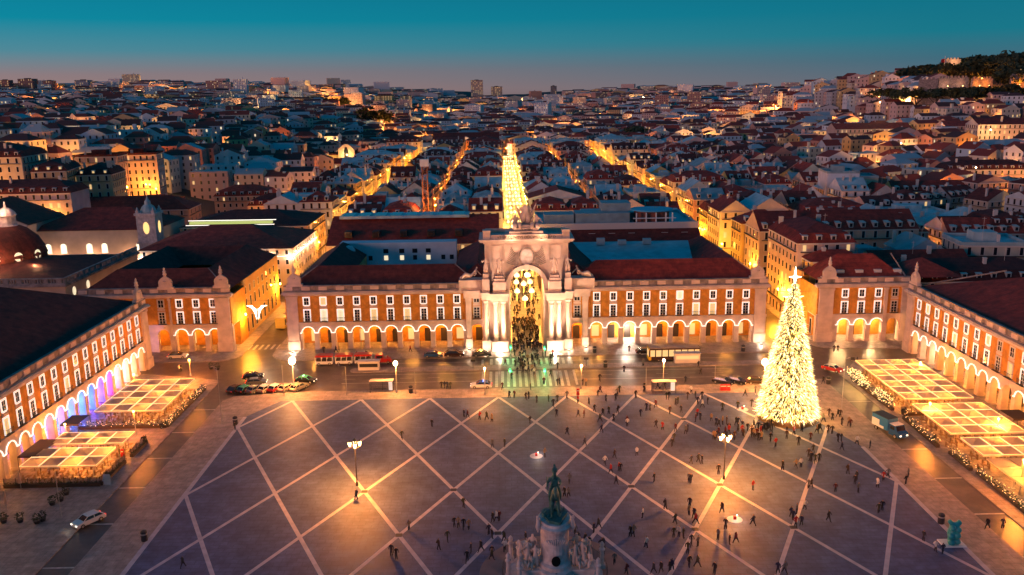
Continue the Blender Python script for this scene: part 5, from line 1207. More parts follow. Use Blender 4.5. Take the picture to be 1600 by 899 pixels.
RMN = {tile.name:'red tiled', tiley.name:'red tiled', tiled.name:'dark tiled', zinc.name:'grey sheet'}
COLS = [(-100,-73,'west of the bright west street','townhouse'),(-60.5,-36,'east of the bright west street','townhouse'),(-31,-5.3,'west of the avenue','townhouse'),(5.3,29,'east of the avenue','townhouse'),(34,57.5,'west of the yellow street','townhouse'),(71,95,'east of the yellow street','townhouse'),(100,124,'far east column','townhouse'),(130,154,'farthest east column','townhouse')]
ORD2 = ORD+['thirteenth','fourteenth']
hr = random.Random(21); nh = 0
for ci, (x0, x1, cw, _) in enumerate(COLS):
    for ri in range(12):
        ya, yb = ROWS[ri]+5, ROWS[ri+1]-5
        if ri == 0 and ci in (0,1,2,3,4,5): continue          # first row is modelled by hand below
        if ri == 1 and ci in (0,): continue
        ns = 2 if ri < 7 else 1; k = 0
        cuts = [ya, ya+(yb-ya)*hr.uniform(.42,.58), yb] if ri < 10 else [ya, yb]
        for j in range(len(cuts)-1):
            xc = [x0, x0+(x1-x0)*hr.uniform(.45,.55), x1] if (ns == 2 and not (ri < 4 and hr.random() < .25)) else [x0, x1]
            for i in range(len(xc)-1):
                w, d = xc[i+1]-xc[i]-.04, cuts[j+1]-cuts[j]-.04; h = hr.choice((14.5,15.5,16,17,17.5,18.5)); cn, cc = hr.choice(WCOL)
                if ci in (0,1,4,5) and hr.random() < .5: cn, cc = hr.choice((WCOL[0],WCOL[4],WCOL[5]))
                rt = hr.choice(('hip','gable','gabley','mansard','mansard','gable','flat','gabley','hip')); rm = zinc if rt == 'flat' else hr.choice((tile,tile,tile,tiled,tiled,zinc,zinc))
                if rt == 'gabley' and rm is tile: rm = tiley
                sd = ('s' if (j == 0 or True) else '')+('w' if i == 0 else '')+('e' if i == len(xc)-2 else '')
                if len(xc) == 3: half = ', west' if i == 0 else ', east'
                else: half = ''
                lb = f'{cn} {RMN[rm.name]} {ROOFN[rt] if rt != "gable" else "ridged"} house {cw}, {ORD2[ri]} block{half}'
                house('townhouse', lb if not j else 'rear '+lb, 'house', (xc[i]+xc[i+1])/2, (cuts[j]+cuts[j+1])/2, 0, w, d, h, 0, rt, cc, rm, sd, 'townhouses of the street grid', lit=.10 if ci not in (0,) else .05, chim=hr.choice((1,2,3)), rh=hr.uniform(3,4.8) if rt != 'flat' else None, wstep=2.7 if ri < 6 else 3.6, balc=ri < 8)
                nh += 1
# first row by hand
h1 = house('office_building','long red roofed building with five dark dormers behind the west palace wing','building',-33,76,0,53,28,14.2,0,'gable',(.58,.44,.36),tile,'sew',None,rh=7.0,dorm=False,chim=0,wstep=4.2,balc=False,lit=.2)
b = MB(); g_ = MB()
for x in (-20,-11.5,-3,5.5,14): b.box(x-1.1,x+1.1,-11.5,-8,16.0,17.9); g_.quad((x-.75,-11.54,16.2),(x+.75,-11.54,16.2),(x+.75,-11.54,17.6),(x-.75,-11.54,17.6))
b.build('dormer', tin, h1); g_.build('dormer_window', glass, h1)
b = MB(); b.box(-24,17,-3,5,20.6,21.4)
for x in range(-23, 17, 5): b.box(x,x+3.6,-2.8,4.6,21.4,21.6,1)
b.build('rooflight', [zinc, mat('teal_rooflight',(.2,.5,.55),.2)], h1)
h2 = house('office_building','long pale roofed building west of the red dormer roof with glass lean to','building',-66.9+1,76,0,10,26,10,0,'flat',(.5,.45,.4),zinc,'s',None,chim=0,dorm=False) if 0 else None
h3 = house('office_building','dark fronted long building with roof terrace and blue oval pavilion','building',29.5,74,0,48,28,19,0,'flat',(.10,.05,.045),zinc,'ew',None,chim=0,dorm=False,wstep=3.5)
b = MB(); b.box(-24.3,24.3,-14.4,-13.6,18.2,20.1); b.build('terrace_parapet', shutter, h3)
b = MB(); b.box(-22,-13,-10,-2,19,22.2); b.box(-12.5,4,-11,-3,19,22.6); b.box(-4,5,-6,2,22.6,25); b.build('roof_box', zinc, h3)
b = MB(); b.lathe([(5.2,3.6),(5.8,3.8),(5.7,4.1),(.02,4.4)], (11.5,-6.5,19.1), 24, 0, 1.15, .95); b.build('oval_roof', mat('blue_pavilion_roof',(.08,.42,.58),.4), h3)
b = MB(); b.lathe([(4.8,0),(4.8,3.6)], (11.5,-6.5,19.1), 16, 0, 1.15, .95); b.build('pavilion_wall', mat('brown_panel',(.2,.06,.04),.6), h3); b = MB(); [b.box(x-.12,x+.12,-12,-11,19.1,22.6) for x in (6,9,12,15,17)]; b.box(5,18,-12.1,-11.3,20.9,21.1); b.build('pavilion_frame', white, h3)
# small white dormer boxes on the dark slope facing the palace
b = MB(); [b.box(x-1,x+1,-15.6,-14,15.4,17.2) for x in (-17,-8,-2,4,14,20)]; b.build('dormer', shutter, h3)
b = MB(); b.quad((-24.5,-19,14.6),(24.5,-19,14.6),(24.5,-14.1,18.2),(-24.5,-14.1,18.2)); b.build('lower_roof', tiled, h3)
# east of the yellow street: corner houses
P = house
P('corner_house','tall pale pink corner house with curved top floor and iron balconies behind the lit tree','house',76.4,27.8,0,14.5,24,21,0,'mansard',(.62,.44,.36),tile,'sew',None,rh=3.5,lit=.12,chim=2)
P('corner_house','yellow lit house with small red hipped roof beside the corner palace','house',77,12.6+.2,0,13,6.8,17.5,0,'hip',(.62,.42,.14),tile,'sw',None,dorm=False,chim=1)
P('apartment_building','wide house with long red roof and five slanted dormers','house',95.5,63.5,0,48,15,17.5,0,'gable',(.6,.44,.34),tile,'sw',None,rh=5,chim=3,wstep=3.4)
P('corner_house','four storey yellow flank lit house with hipped red roof on the yellow street','house',78.5,77.5+2,0,15,12,17,0,'hip',(.62,.44,.2),tile,'sew')
P('blank_house','teal lit low house with blank walls and flat roof behind the red dormer roof','house',97,40,0,15,18,12.5,0,'flat',(.42,.52,.58),zinc,'s',None,chim=3,lit=.02,wstep=4)
P('blank_house','teal lit narrow house with sloping sheet roof east of the corner house','house',113,44,0,12,14,14,0,'gabley',(.40,.50,.55),zinc,'s',None,chim=2,lit=.02,wstep=4)
P('blank_house','pale concrete block with two bright yellow windows and flat roofs','apartment building',127,34,0,17,15,17.5,R(-8),'flat',(.55,.50,.40),zinc,'sw',None,lit=.04,chim=2,wstep=3.2)
P('blank_house','pale concrete block stepping down to a flat dark roof','apartment building',146,31,0,17,13,15.5,R(-8),'flat',(.52,.47,.38),zinc,'sw',None,lit=.03,chim=1,wstep=3.2)
P('row_house','long low house with a row of seven arched dormers and dark red roof','house',111,14,0,40,15,12.6,0,'mansard',(.55,.38,.3),tiled,'s',None,chim=2,wstep=3.2,lit=.1)
P('row_house','dark red roofed house with party walls north of the seven dormers','house',104,26,0,26,9,14,0,'gable',(.45,.35,.3),tile,'s',None,dorm=False,chim=2)
P('row_house','low house with large rounded dormers east of the seven dormers','house',141,15,0,18,14,12.8,0,'mansard',(.55,.4,.33),tiled,'s',None,chim=2,wstep=4)
P('row_house','pale pink house with steady rows of windows and red roof, east edge','house',150,62,0,40,12,15.5,R(-6),'gable',(.62,.42,.36),tile,'sw',None,rh=4,chim=2,wstep=3)
# west side
P('lit_institution','long palace with floodlit attic band and red roof behind the corner block','building',-91.6,74,0,46,34,14.5,0,'hip',(.62,.46,.34),tile,'se',None,rh=5,dorm=False,chim=0,wstep=2.8,lit=.1,balc=False)
b = MB(); b.box(-117.5,-68.4,56.6-.1,57,15.9,16.4); b.box(-68.6,-68.35,57,91,15.9,16.4)
b = MB(); b.box(-23.3,23.3,-17.25,-17.05,12.0,12.12); b.box(23.05,23.25,-17,17,12.0,12.12); 
inst = [o for o in bpy.data.objects if o.name.startswith('lit_institution')][0]; b.build('light_strip', led, inst)
for i in range(9): lamp(inst, (-22+5.5*i,-18.0,12.0), 130, (1,.68,.5), .2)
for i in range(6): lamp(inst, (24.0,-15+6*i,12.0), 130, (1,.68,.5), .2)
P('lit_institution','long block with glowing glass roof strip and dark red hipped roof','building',-95,113,0,44,30,15,0,'hip',(.62,.40,.28),tiled,'se',None,rh=4,dorm=False,chim=0,wstep=3,lit=.25)
b = MB(); b.box(-112,-84,93.6,95.2,16.6,17.4); o = b.build('glass_roof', mat('lit_green_glass',(.3,.3,.12),.4,emit=(.55,.62,.16),es=.8,sample=False), None); tag(o,'greenish glowing glass roof strip between the two long west blocks','skylight')
b = MB(); b.box(-113,-83,92.9,93.1,16.3,16.5); b.box(-113,-83,95.6,95.8,17.5,17.7); o = b.build('light_strip', led, o)
# church with bell tower, city hall with dome
P('church','long church nave with red roof and four bright arched windows','church',-141,98,0,42,26,16.5,0,'hip',(.58,.46,.38),tile,'',None,rh=6,dorm=False,chim=0)
chh = [o for o in bpy.data.objects if o.name.startswith('church')][0]; cwl = mat('church_window_light',(.5,.5,.4),.5,emit=(1,.86,.55),es=1.9,sample=False)
for x in (-15,-10,-1.5,3.5,15):
    b = MB(); g_ = MB(); A = [(-1,0),(1,0)]+[(math.cos(R(q)), 2.4+.75*math.sin(R(q))) for q in range(0,181,30)]
    for q, sc_, y_ in ((b,1.2,-13.06),(g_,.88,-13.12)):
        k = len(q.v); q.v += [(x+u*sc_, y_, 9+(w_2+.0 if w_2 else -.25*(sc_ > 1))*(1.05 if sc_ > 1 else 1)) for u, w_2 in A]; q.f.append(tuple(range(k, k+len(A)))); q.m.append(0)
    sr_ = b.build('window_surround', white, chh); g_.build('lit_window', cwl, sr_)
t = thing('bell_tower', 'pale square bell tower with lit oval openings and slender spire', 'tower', (-119.3,79,0)); b = MB(); b.box(-3,3,-3,3,0,22.4); b.box(-3.4,3.4,-3.4,3.4,13.2,13.8); b.box(-3.4,3.4,-3.4,3.4,22.4,23.1)
for sx in (-1,1):
    for sy in (-1,1): b.box(sx*2.5-.5,sx*2.5+.5,sy*2.5-.5,sy*2.5+.5,23.1,24.0); b.lathe([(.3,0),(.4,.3),(.05,1.1)],(sx*2.5,sy*2.5,24),6)
b.build('shaft', marble, t); b = MB(); b.lathe([(2.4,0),(2.5,.5),(1.9,1.8),(1.0,2.6),(.9,3.6),(.5,4),(.12,5),(.08,7.4)], (0,0,23.1), 12); b.build('spire', zinc, t)
b = MB(); b.lathe([(.02,-.1),(1.1,-.08),(1.15,.05)], (0,0,0), 14)
for rz, x, y in ((0,0,-3.05),(R(90),3.05,0)): q = b.build('bell_opening', mat('tower_light',(.6,.4,.2),.5,emit=(1,.62,.2),es=1.4,sample=False), t, (x,y,18.4)); q.rotation_euler = (R(90),0,rz); q.scale = (.85,1.7,1)
ch = thing('city_hall', 'stone city hall with balustrade, oval lit windows and dark roofs', 'building', (-130,24,0)); b = MB(); b.box(-26,22,-24,17,0,16.6); w_ = b.build('wall', plaster, ch); w_.color = (.55,.40,.30,1)
b = MB()
for z0, z1, o in ((16.6,17.1,.7),(17.1,17.4,.4),(18.3,18.6,.3)): b.box(-26-o,22+o,-24-o,-24+.3,z0,z1); b.box(22-.3,22+o,-24,17,z0,z1)
for i in range(16): x = -25.5+3.1*i; b.box(x-.5,x+.5,-24.2,-23.7,17.4,18.3)
for i in range(14): y = -23.5+3.0*i; b.box(21.7,22.2,y-.5,y+.5,17.4,18.3)
for x in np.arange(-25,22,.62): b.box(x-.12,x+.12,-24.1,-23.85,17.4,18.3)
for y in np.arange(-24,17,.62): b.box(21.85,22.1,y-.12,y+.12,17.4,18.3)
b.build('balustrade', stoneD, ch); b = MB(); hip(b,-25,21,-23,16,16.7,3.5); b.build('roof', tiled, ch)
b = MB(); b.lathe([(.02,-.1),(.75,-.08),(.8,.05)], (0,0,0), 12); 
for x, y, rz in ((-16,-24.05,0),(-8,-24.05,0),(3,-24.05,0),(22.05,-20,R(90)),(22.05,-13,R(90))): q = b.build('oval_window', glitw, ch, (x,y,14.6)); q.rotation_euler = (R(90),0,rz); q.scale = (1,1.35,1)
b = MB(); f_ = MB()
for i in range(9): y = -20+4.2*i; b.box(22.0,22.06,y-.7,y+.7,6.5,9.8); f_.box(22.0,22.03,y-1.0,y+1.0,6.2,10.3); b.box(22,22.06,y-.6,y+.6,11.4,13) if i > 2 else None
b.build('window', glass, w_); f_.build('window_surround', shutter, w_)
b = MB(); b.lathe([(8.2,0),(8.2,2.6),(8.4,2.8),(7.9,4.6),(6.6,7.2),(4.4,9.3),(2.6,10.2)], (-2.5,-1,17.5), 24); b.build('dome', tiled, ch, smooth=True)
b = MB(); b.lathe([(2.6,0),(2.5,.4),(2.1,.5),(2.1,2.6),(2.5,2.9),(2.0,3.8),(1.1,4.6),(.3,5),(.2,6.4)], (-2.5,-1,27.5), 12); b.build('lantern', marble, ch)
b = MB(); b.lathe([(.02,-.1),(.95,-.08),(1.0,.05)], (0,0,0), 12)
for a in (-150,-115,-85,-50,-15):
    q = b.build('round_window', glitw, ch, (-2.5+8.1*math.cos(R(a)),-1+8.1*math.sin(R(a)),20.6)); q.rotation_euler = (R(90),0,R(a+90)); q.scale = (1,1.2,1)
lamp(ch, (23.8,-8,6), 500, (1,.45,.12), .3); lamp(ch, (23.8,8,6), 500, (1,.45,.12), .3); lamp(ch, (-2.5,-5,33), 400, (1,.5,.3), .3); lamp(ch, (-3.5,-15,19), 1800, (1,.45,.2), .3); lamp(ch, (8,-10,19), 500, (1,.45,.2), .3)
for x in (-12,0,12): lamp(chh, (x,-16,7), 330, (1,.5,.25), .3)
# hillside buildings on the west
P('row_house','lavender grey long house with small dormers at the west edge, below the stately block','house',-186,124,tz(-186,124),46,16,12.5,R(3),'mansard',(.50,.42,.44),tiled,'s',None,chim=4,base=10)
P('row_house','dark red roofed hall behind the domed city hall','house',-176,92,tz(-176,92),34,24,11,0,'gabley',(.5,.4,.32),tiley,'s',None,chim=1,dorm=False,base=10)
P('row_house','dark roofed low house at the west edge beside the dome','house',-172,56,tz(-172,56),36,30,11,0,'hip',(.5,.4,.32),tiled,'s',None,chim=1,dorm=False,base=10)
def G(name,label,cat,x,y,*a,**k): return house(name,label,cat,x,y,tz(x,y),*a,base=14,**k)
P('long_house','long low palace with dark red roof running across behind the church','building',-163,160,tz(-163,160)-6,58,18,13,R(4),'hip',(.55,.36,.26),tiled,'se',None,rh=5,dorm=False,chim=0,lit=.02,wstep=5,base=14)
G('apartment_building','large stately pale block with mansard roof and many chimneys on the west hill','apartment building',-212,160,30,24,17,R(4),'mansard',(.58,.50,.38),tiled,sides='se',chim=8,wstep=3,rh=4)
G('apartment_building','orange lit angled wing of the stately block on the west hill','apartment building',-190,163,13,26,16.5,R(14),'mansard',(.60,.44,.26),tiled,sides='se',chim=5,wstep=3)
G('apartment_building','cream six storey house beside the stately block on the west hill','apartment building',-177,174,14,20,17,R(8),'mansard',(.60,.46,.28),tiled,sides='se',chim=4)
G('apartment_building','pink block with loggias stepping up the west hill','apartment building',-187,198,18,14,20,R(6),'flat',(.58,.42,.36),tiled,sides='se',chim=2,wstep=3)
G('apartment_building','tall pale block with dark glazed balconies on the west hill','apartment building',-182,226,20,16,20,R(10),'flat',(.60,.50,.46),tiled,sides='se',chim=1,wstep=2.6)
G('low_house','low house with flood lit yellow roof terrace below the hill blocks','house',-160,188,22,12,7,R(12),'flat',(.62,.45,.2),tile,sides='se',chim=0)
G('villa','pink classical house with central pediment and dormers','house',-104,186,26,16,12,R(3),'mansard',(.60,.50,.48),tiled,sides='se',chim=2)
G('villa','pink house with four pale dormers and lit orange front','house',-128,215,26,16,12,R(2),'mansard',(.62,.42,.30),tile,sides='se',chim=2)
G('convent_ruin','floodlit golden gothic church ruin with pointed arch window','church',-120,455,40,20,14,R(0),'flat',(.60,.44,.2),tiled,sides='',chim=0,dorm=False)
cv = [o for o in bpy.data.objects if o.name.startswith('convent_ruin')][0]; b = MB(); b.prism([(-6,-11),(6,-11),(6,-9),(-6,-9)],0,17)
for q in range(8): a=q/8; b.box(-6*(1-a)**.7-.3,6*(1-a)**.7+.3,-11,-9.5,17+5*a,17+5*(a+.125))
o = b.build('gable_front', stone, cv); b = MB(); b.lathe([(.02,-.1),(2.0,-.1),(2.1,.05)],(0,0,0),12); q = b.build('pointed_window', glass, cv, (0,-11.1,15)); q.rotation_euler = (R(90),0,0); q.scale = (.8,2.4,1)
for x in (-16,-8,0,8,16): lamp(cv, (x,-14,3), 1400, (1,.55,.12), .5)
lamp(cv, (0,-14,14), 900, (1,.6,.2), .5); lamp(cv, (22,-6,5), 900, (1,.5,.1), .5)
G('theatre','wide cream theatre with pediment and dark red roof closing the avenue','building',-38,620,62,26,15,0,'gable',(.66,.56,.4),tiled,sides='s',chim=0,dorm=False,rh=6,wstep=4,lit=.1)
th = [o for o in bpy.data.objects if o.name.startswith('theatre')][0]; b = MB(); b.prism([(-9,-16),(9,-16),(9,-12.9),(-9,-12.9)],12.5,13.5); b.tri((-9.3,-16.1,13.5),(9.3,-16.1,13.5),(0,-16.1,18)); b.quad((-9.3,-16.1,13.5),(0,-16.1,18),(0,-12,18),(-9.3,-12,13.5)); b.quad((9.3,-16.1,13.5),(9.3,-12,13.5),(0,-12,18),(0,-16.1,18))
for i in range(6): b.tube((-7.5+3*i,-15.2,0),(-7.5+3*i,-15.2,12.5),.5,n=8)
b.build('portico', stone, th)
for x in (-26,-13,0,13,26): lamp(th, (x,-19,5), 2400, (1,.72,.42), .5)
# east hill landmarks
G('hotel','broad pink hotel with rows of lit windows on the east hill','building',272,455,56,22,17,R(-4),'gable',(.62,.42,.34),tile,sides='s',chim=0,dorm=False,lit=.5,wstep=3,rh=4)
G('hotel','big pale block with seven rows of windows at the east edge','apartment building',326,352,62,18,20,R(-5),'gable',(.60,.50,.46),tile,sides='sw',chim=2,dorm=False,lit=.12,wstep=2.8,rh=3.5)
G('hotel','pink block with lit attic floor above the big pale block','apartment building',334,420,50,18,16,R(-4),'gable',(.60,.40,.34),tile,sides='sw',chim=2,dorm=False,lit=.25,wstep=3,rh=3.5)
G('apartment_building','white fronted blank walled tower block like tall silos','apartment building',137,165,13,16,24,R(-8),'flat',(.66,.68,.70),zinc,sides='',chim=0)
G('apartment_building','beige narrow tall block just east of the silo like walls','apartment building',147,163,8,14,22,R(-8),'flat',(.6,.5,.36),zinc,sides='',chim=0)
G('apartment_building','orange lit four storey house with red roof on the east side','house',177,168,34,13,15,R(-2),'gable',(.64,.46,.22),tile,sides='s',chim=2,wstep=3.6,lit=.12)
G('palace_house','pink classical house with pediment and red pilasters on the east side','house',232,225,40,14,13,R(-4),'mansard',(.62,.46,.44),tiled,sides='s',chim=2,wstep=3)
G('civic_building','wide ochre building with tall windows at the east edge','building',262,150,48,24,12,R(-4),'hip',(.58,.42,.22),tiled,sides='s',chim=1,wstep=4.5,lit=.1,dorm=False)
G('church','dark hulk of a church roof with little white bell cupola','church',232,116,44,26,12,R(-6),'hip',(.4,.3,.26),tiled,sides='',chim=1,dorm=False,rh=6)
# ------------------------------------------------------------------ street lamps of the city, wall brackets
def wall_lamp(x, y, s, label, pw, col, z=7.0, group='wall lanterns of the city streets'):
    t = thing('wall_lantern', label, 'street lamp', (x,y,z), 0, group); t_ = WLM; put('bracket', WLM[0], t, scale=(s,1,1)); put('lantern', WLM[1], t, (s*.9,0,0)); lamp(t, (s*1.25,0,-.35), pw, col, .2)
b = MB().tube((0,0,.4),(.9,0,.4),.03,n=4); b.tube((0,0,-.2),(.6,0,.4),.02,n=4); WLM = [b.mesh('bracket', [iron]), MB().lathe([(.12,-.25),(.24,.1),(.05,.38)],(0,0,0),6).mesh('lantern', [sodium])]
SO, SY = (1,.27,.02), (1,.36,.025)
ST = [('bright west street',-73,-60.5,SY,1700),('narrow street west of the avenue',-36,-31,SO,1000),('narrow street east of the avenue',29,34,SO,1050),('yellow east street',57.5,71,SY,2100),('second street east',95,100,SO,700),('third street east',124,130,SO,700),('hill foot street west',-112,-100,SO,800)]
for nm, xa, xb, col, pw in ST:
    k = 0
    y_start = 8 if nm in ('bright west street','yellow east street') else 66
    for y in np.arange(y_start, 560, 17 if xb-xa > 9 else 24):
        sd = k % 2; s = 1 if sd == 0 else -1; x = (xa+.05) if sd == 0 else (xb-.05); k += 1
        if y < 50 and nm == 'bright west street': x = -69.9 if sd == 0 else -57.1
        if y < 46 and nm == 'yellow east street': x = 57.1 if sd == 0 else 68.7
        wall_lamp(x, float(y), s, f'glowing wall lantern in the {nm}, {"west" if s > 0 else "east"} side, {ORD2[k//2] if k//2 < 14 else "farthest"} from plaza', pw*(1.0 if y < 300 else 1.5), col)
for ri in range(0, 12):
    for xx in (-86,-48,-18,17,46,83,112,142):
        if hr.random() < .6: wall_lamp(xx+.3, ROWS[ri]+4.9, 1, f'wall lantern in the {ORD2[ri]} cross street north of the palaces, {ORD2[[-86,-48,-18,17,46,83,112,142].index(xx)]} block from west', 700, SO)
# ------------------------------------------------------------------ the far city, one mass of houses
fr = np.random.RandomState(11)
MW = [mat('far_wall_%s' % n, c, .85, vary=0) for n, c in (('cream',(.72,.60,.46)),('pink',(.70,.48,.42)),('white',(.78,.76,.76)),('ochre',(.64,.44,.22)),('rose',(.50,.27,.22)),('grey',(.48,.48,.50)),('blue',(.46,.58,.66)))]
MR = [mat('far_roof_red', (.28,.045,.028), .85), mat('far_roof_dark', (.10,.035,.03), .85), mat('far_roof_sheet', (.36,.42,.44), .6)]
MWIN = [mat('far_window', (.03,.035,.04), .3), glit, glitw]
fm = MW+MR+MWIN; Vf = []; Ff = []; Mf = []; nv = 0
def add_far(x, y, z, w, d, h, a, wi, ri, rt, rh, win, litp):
    global nv
    ca, sa = math.cos(a), math.sin(a); X, Y = w/2, d/2
    def P(q): return [(x+u*ca-v*sa, y+u*sa+v*ca, z+t) for u, v, t in q]
    q = [(-X,-Y,-9),(X,-Y,-9),(X,Y,-9),(-X,Y,-9),(-X,-Y,h),(X,-Y,h),(X,Y,h),(-X,Y,h)]
    fs = [(0,1,5,4),(1,2,6,5),(3,0,4,7)]; ms = [wi]*3
    if rt == 0: q += [(-X*.45,0,h+rh),(X*.45,0,h+rh)]; fs += [(4,5,9,8),(5,6,9),(6,7,8,9),(7,4,8)]; ms += [7+ri]*4
    elif rt == 1: q += [(-X,0,h+rh),(X,0,h+rh)]; fs += [(4,5,9,8),(6,7,8,9),(5,6,9),(7,4,8)]; ms += [7+ri]*2+[wi]*2
    elif rt == 2: q += [(0,-Y,h+rh),(0,Y,h+rh)]; fs += [(5,6,9,8),(7,4,8,9),(4,5,8),(6,7,9)]; ms += [7+ri]*2+[wi]*2
    else: fs += [(4,5,6,7)]; ms += [9]
    if fr.rand() < .6:
        n = len(q); cx, cy = fr.uniform(-X*.6,X*.6), fr.uniform(-Y*.5,Y*.5); s = fr.uniform(.35,1.2); t = h+rh*.6+fr.uniform(.8,2.2)
        q += [(cx-s,cy-s,h),(cx+s,cy-s,h),(cx+s,cy+s,h),(cx-s,cy+s,h),(cx-s,cy-s,t),(cx+s,cy-s,t),(cx+s,cy+s,t),(cx-s,cy+s,t)]
        fs += [(n,n+1,n+5,n+4),(n+1,n+2,n+6,n+5),(n+3,n,n+4,n+7),(n+4,n+5,n+6,n+7)]; ms += [wi]*4
    if win:
        nf = max(1, int(h/3.4)); k = max(1, int(w/3.3)); kd = max(1, int(d/3.6))
        for f in range(nf):
            z0 = f*h/nf+1.0; z1 = z0+1.7
            for i in range(k):
                u = -X+w*(i+.5)/k; n = len(q); q += [(u-.5,-Y-.06,z0),(u+.5,-Y-.06,z0),(u+.5,-Y-.06,z1),(u-.5,-Y-.06,z1)]; fs.append((n,n+1,n+2,n+3)); ms.append(10 if fr.rand() > litp else 11+(fr.rand() < .3))
            sgn = 1 if x < 0 else -1
            if win > 1:
                for i in range(kd):
                    u = -Y+d*(i+.5)/kd; n = len(q); e = sgn*(X+.06); q += [(e,u-.5,z0),(e,u+.5,z0),(e,u+.5,z1),(e,u-.5,z1)]; fs.append((n,n+1,n+2,n+3)); ms.append(10 if fr.rand() > litp else 11)
    Vf.extend(P(q)); Ff.extend([tuple(i+nv for i in f) for f in fs]); Mf.extend(ms); nv += len(q)
def blocked(x, y):
    if -118 < x < 158 and y < 560: return True
    if x < -112 and y < 245 and x > -270: return (y < 150) or (x > -226)
    if y < -60: return True
    if x > 86 and y < 75 and x < 170: return True
    if math.hypot(x-272,y-455) < 34 or math.hypot(x-326,y-352) < 36 or math.hypot(x-334,y-420) < 30 or math.hypot(x-177,y-168) < 20 or math.hypot(x-232,y-225) < 23 or math.hypot(x-262,y-150) < 28 or math.hypot(x-232,y-116) < 26 or math.hypot(x-141,y-165) < 14 or (abs(y-556) < 14 and 358 < x < 470): return True
    if math.hypot(x+120,y-455) < 26 or (abs(x+38) < 34 and abs(y-620) < 30) or (-130 < x < 40 and 565 < y < 604): return True
    if abs(x-(-60-.28*(y-640))) < 9+.004*y and y > 640: return True          # long avenue running north west
    if abs(x-(150+.50*(y-560))) < 6+.004*y and y > 560: return True        # and one to the north east
    if abs(x-(22+.11*(y-600))) < 5 and y > 600: return True
    if ((x-540)/150)**2+((y-690)/125)**2 < 1 or (395 < x < 690 and 566 < y < 700): return True                # castle hill park
    return False
near = []; y = -50.0
while y < 3300:
    D = y+196; sp = 15.5 if D < 700 else 15.5+(D-700)*.0125; half = D*.66+60; x = -half
    rowang = fr.uniform(-.06,.06)
    while x < half:
        xx, yy = x+fr.uniform(-2.5,2.5)*sp/17, y+fr.uniform(-2.5,2.5)*sp/17; w = sp*fr.uniform(.75,1.25); x += w+(.4 if fr.rand() < .75 else sp*.45)
        if blocked(xx, yy): continue
        if fr.rand() < .05: continue
        dd = min(sp*fr.uniform(.62,.8), 30); h = fr.choice([9,11,13,15,17])*(1 if D < 1500 else 1+ (D-1500)/5000)
        if D > 1400 and fr.rand() < .05: h *= 1.9; rt = 3
        else: rt = fr.choice([0,1,1,2,2,0,3])
        z = tz(xx, yy); ang = rowang+fr.uniform(-.12,.12)+(.35*math.sin(xx*.004+yy*.003) if abs(xx) > 160 or y > 600 else 0)
        args = (xx, yy, z, w, dd, h, ang, fr.choice([0,0,1,1,2,2,3,4,5,6]), fr.choice([0,0,0,1,1,2]), rt, fr.uniform(2.2,4))
        near.append((D, args))
    y += sp*.98*(1 if D < 900 else 1.0+ (D-900)*.0003)
near.sort(key=lambda q: q[0]+abs(q[1][0])*.25)
RN = ['red tiled','dark tiled','grey sheet']; RT = ['hip','gable','gabley','flat']; WN = ['cream','pale pink','white','ochre','rose','grey','pale blue']
N_IND = 46
def zone(x, y):
    s = 'west hill' if x < 0 else 'east hill'
    return s
cnt = {}
for i, (D, a) in enumerate(near):
    if i < N_IND:
        x, y, z, w, d, h, an, wi, ri, rt, rh = a; key = (wi, ri, x < 0); cnt[key] = cnt.get(key, 0)+1
        house('hill_house', f'{WN[wi]} {RN[ri]} roofed house on the {zone(x,y)}, {ORD[min(11,cnt[key]-1)]} nearest of its kind', 'house', x, y, z, w, d, h, an, RT[rt], [c for _, c in (('',(.58,.48,.36)),('',(.56,.38,.32)),('',(.62,.62,.62)),('',(.56,.38,.16)),('',(.42,.22,.18)),('',(.36,.36,.38)),('',(.36,.46,.54)))][wi], [tile,tiled,zinc][ri], 'sew', 'houses on the hillsides', rh=rh, base=9, lit=.06)
    else: add_far(*a, 2 if D < 1000 else (1 if D < 2300 else (1 if fr.rand() < .5 else 0)), .10 if D < 1000 else .2)
me = bpy.data.meshes.new('far_houses'); me.from_pydata(Vf, [], Ff)
for q in fm: me.materials.append(q)
me.polygons.foreach_set('material_index', Mf); me.update()
tag(put('far_houses', me), 'dense mass of houses filling the valley and hills to the horizon', kind='stuff')
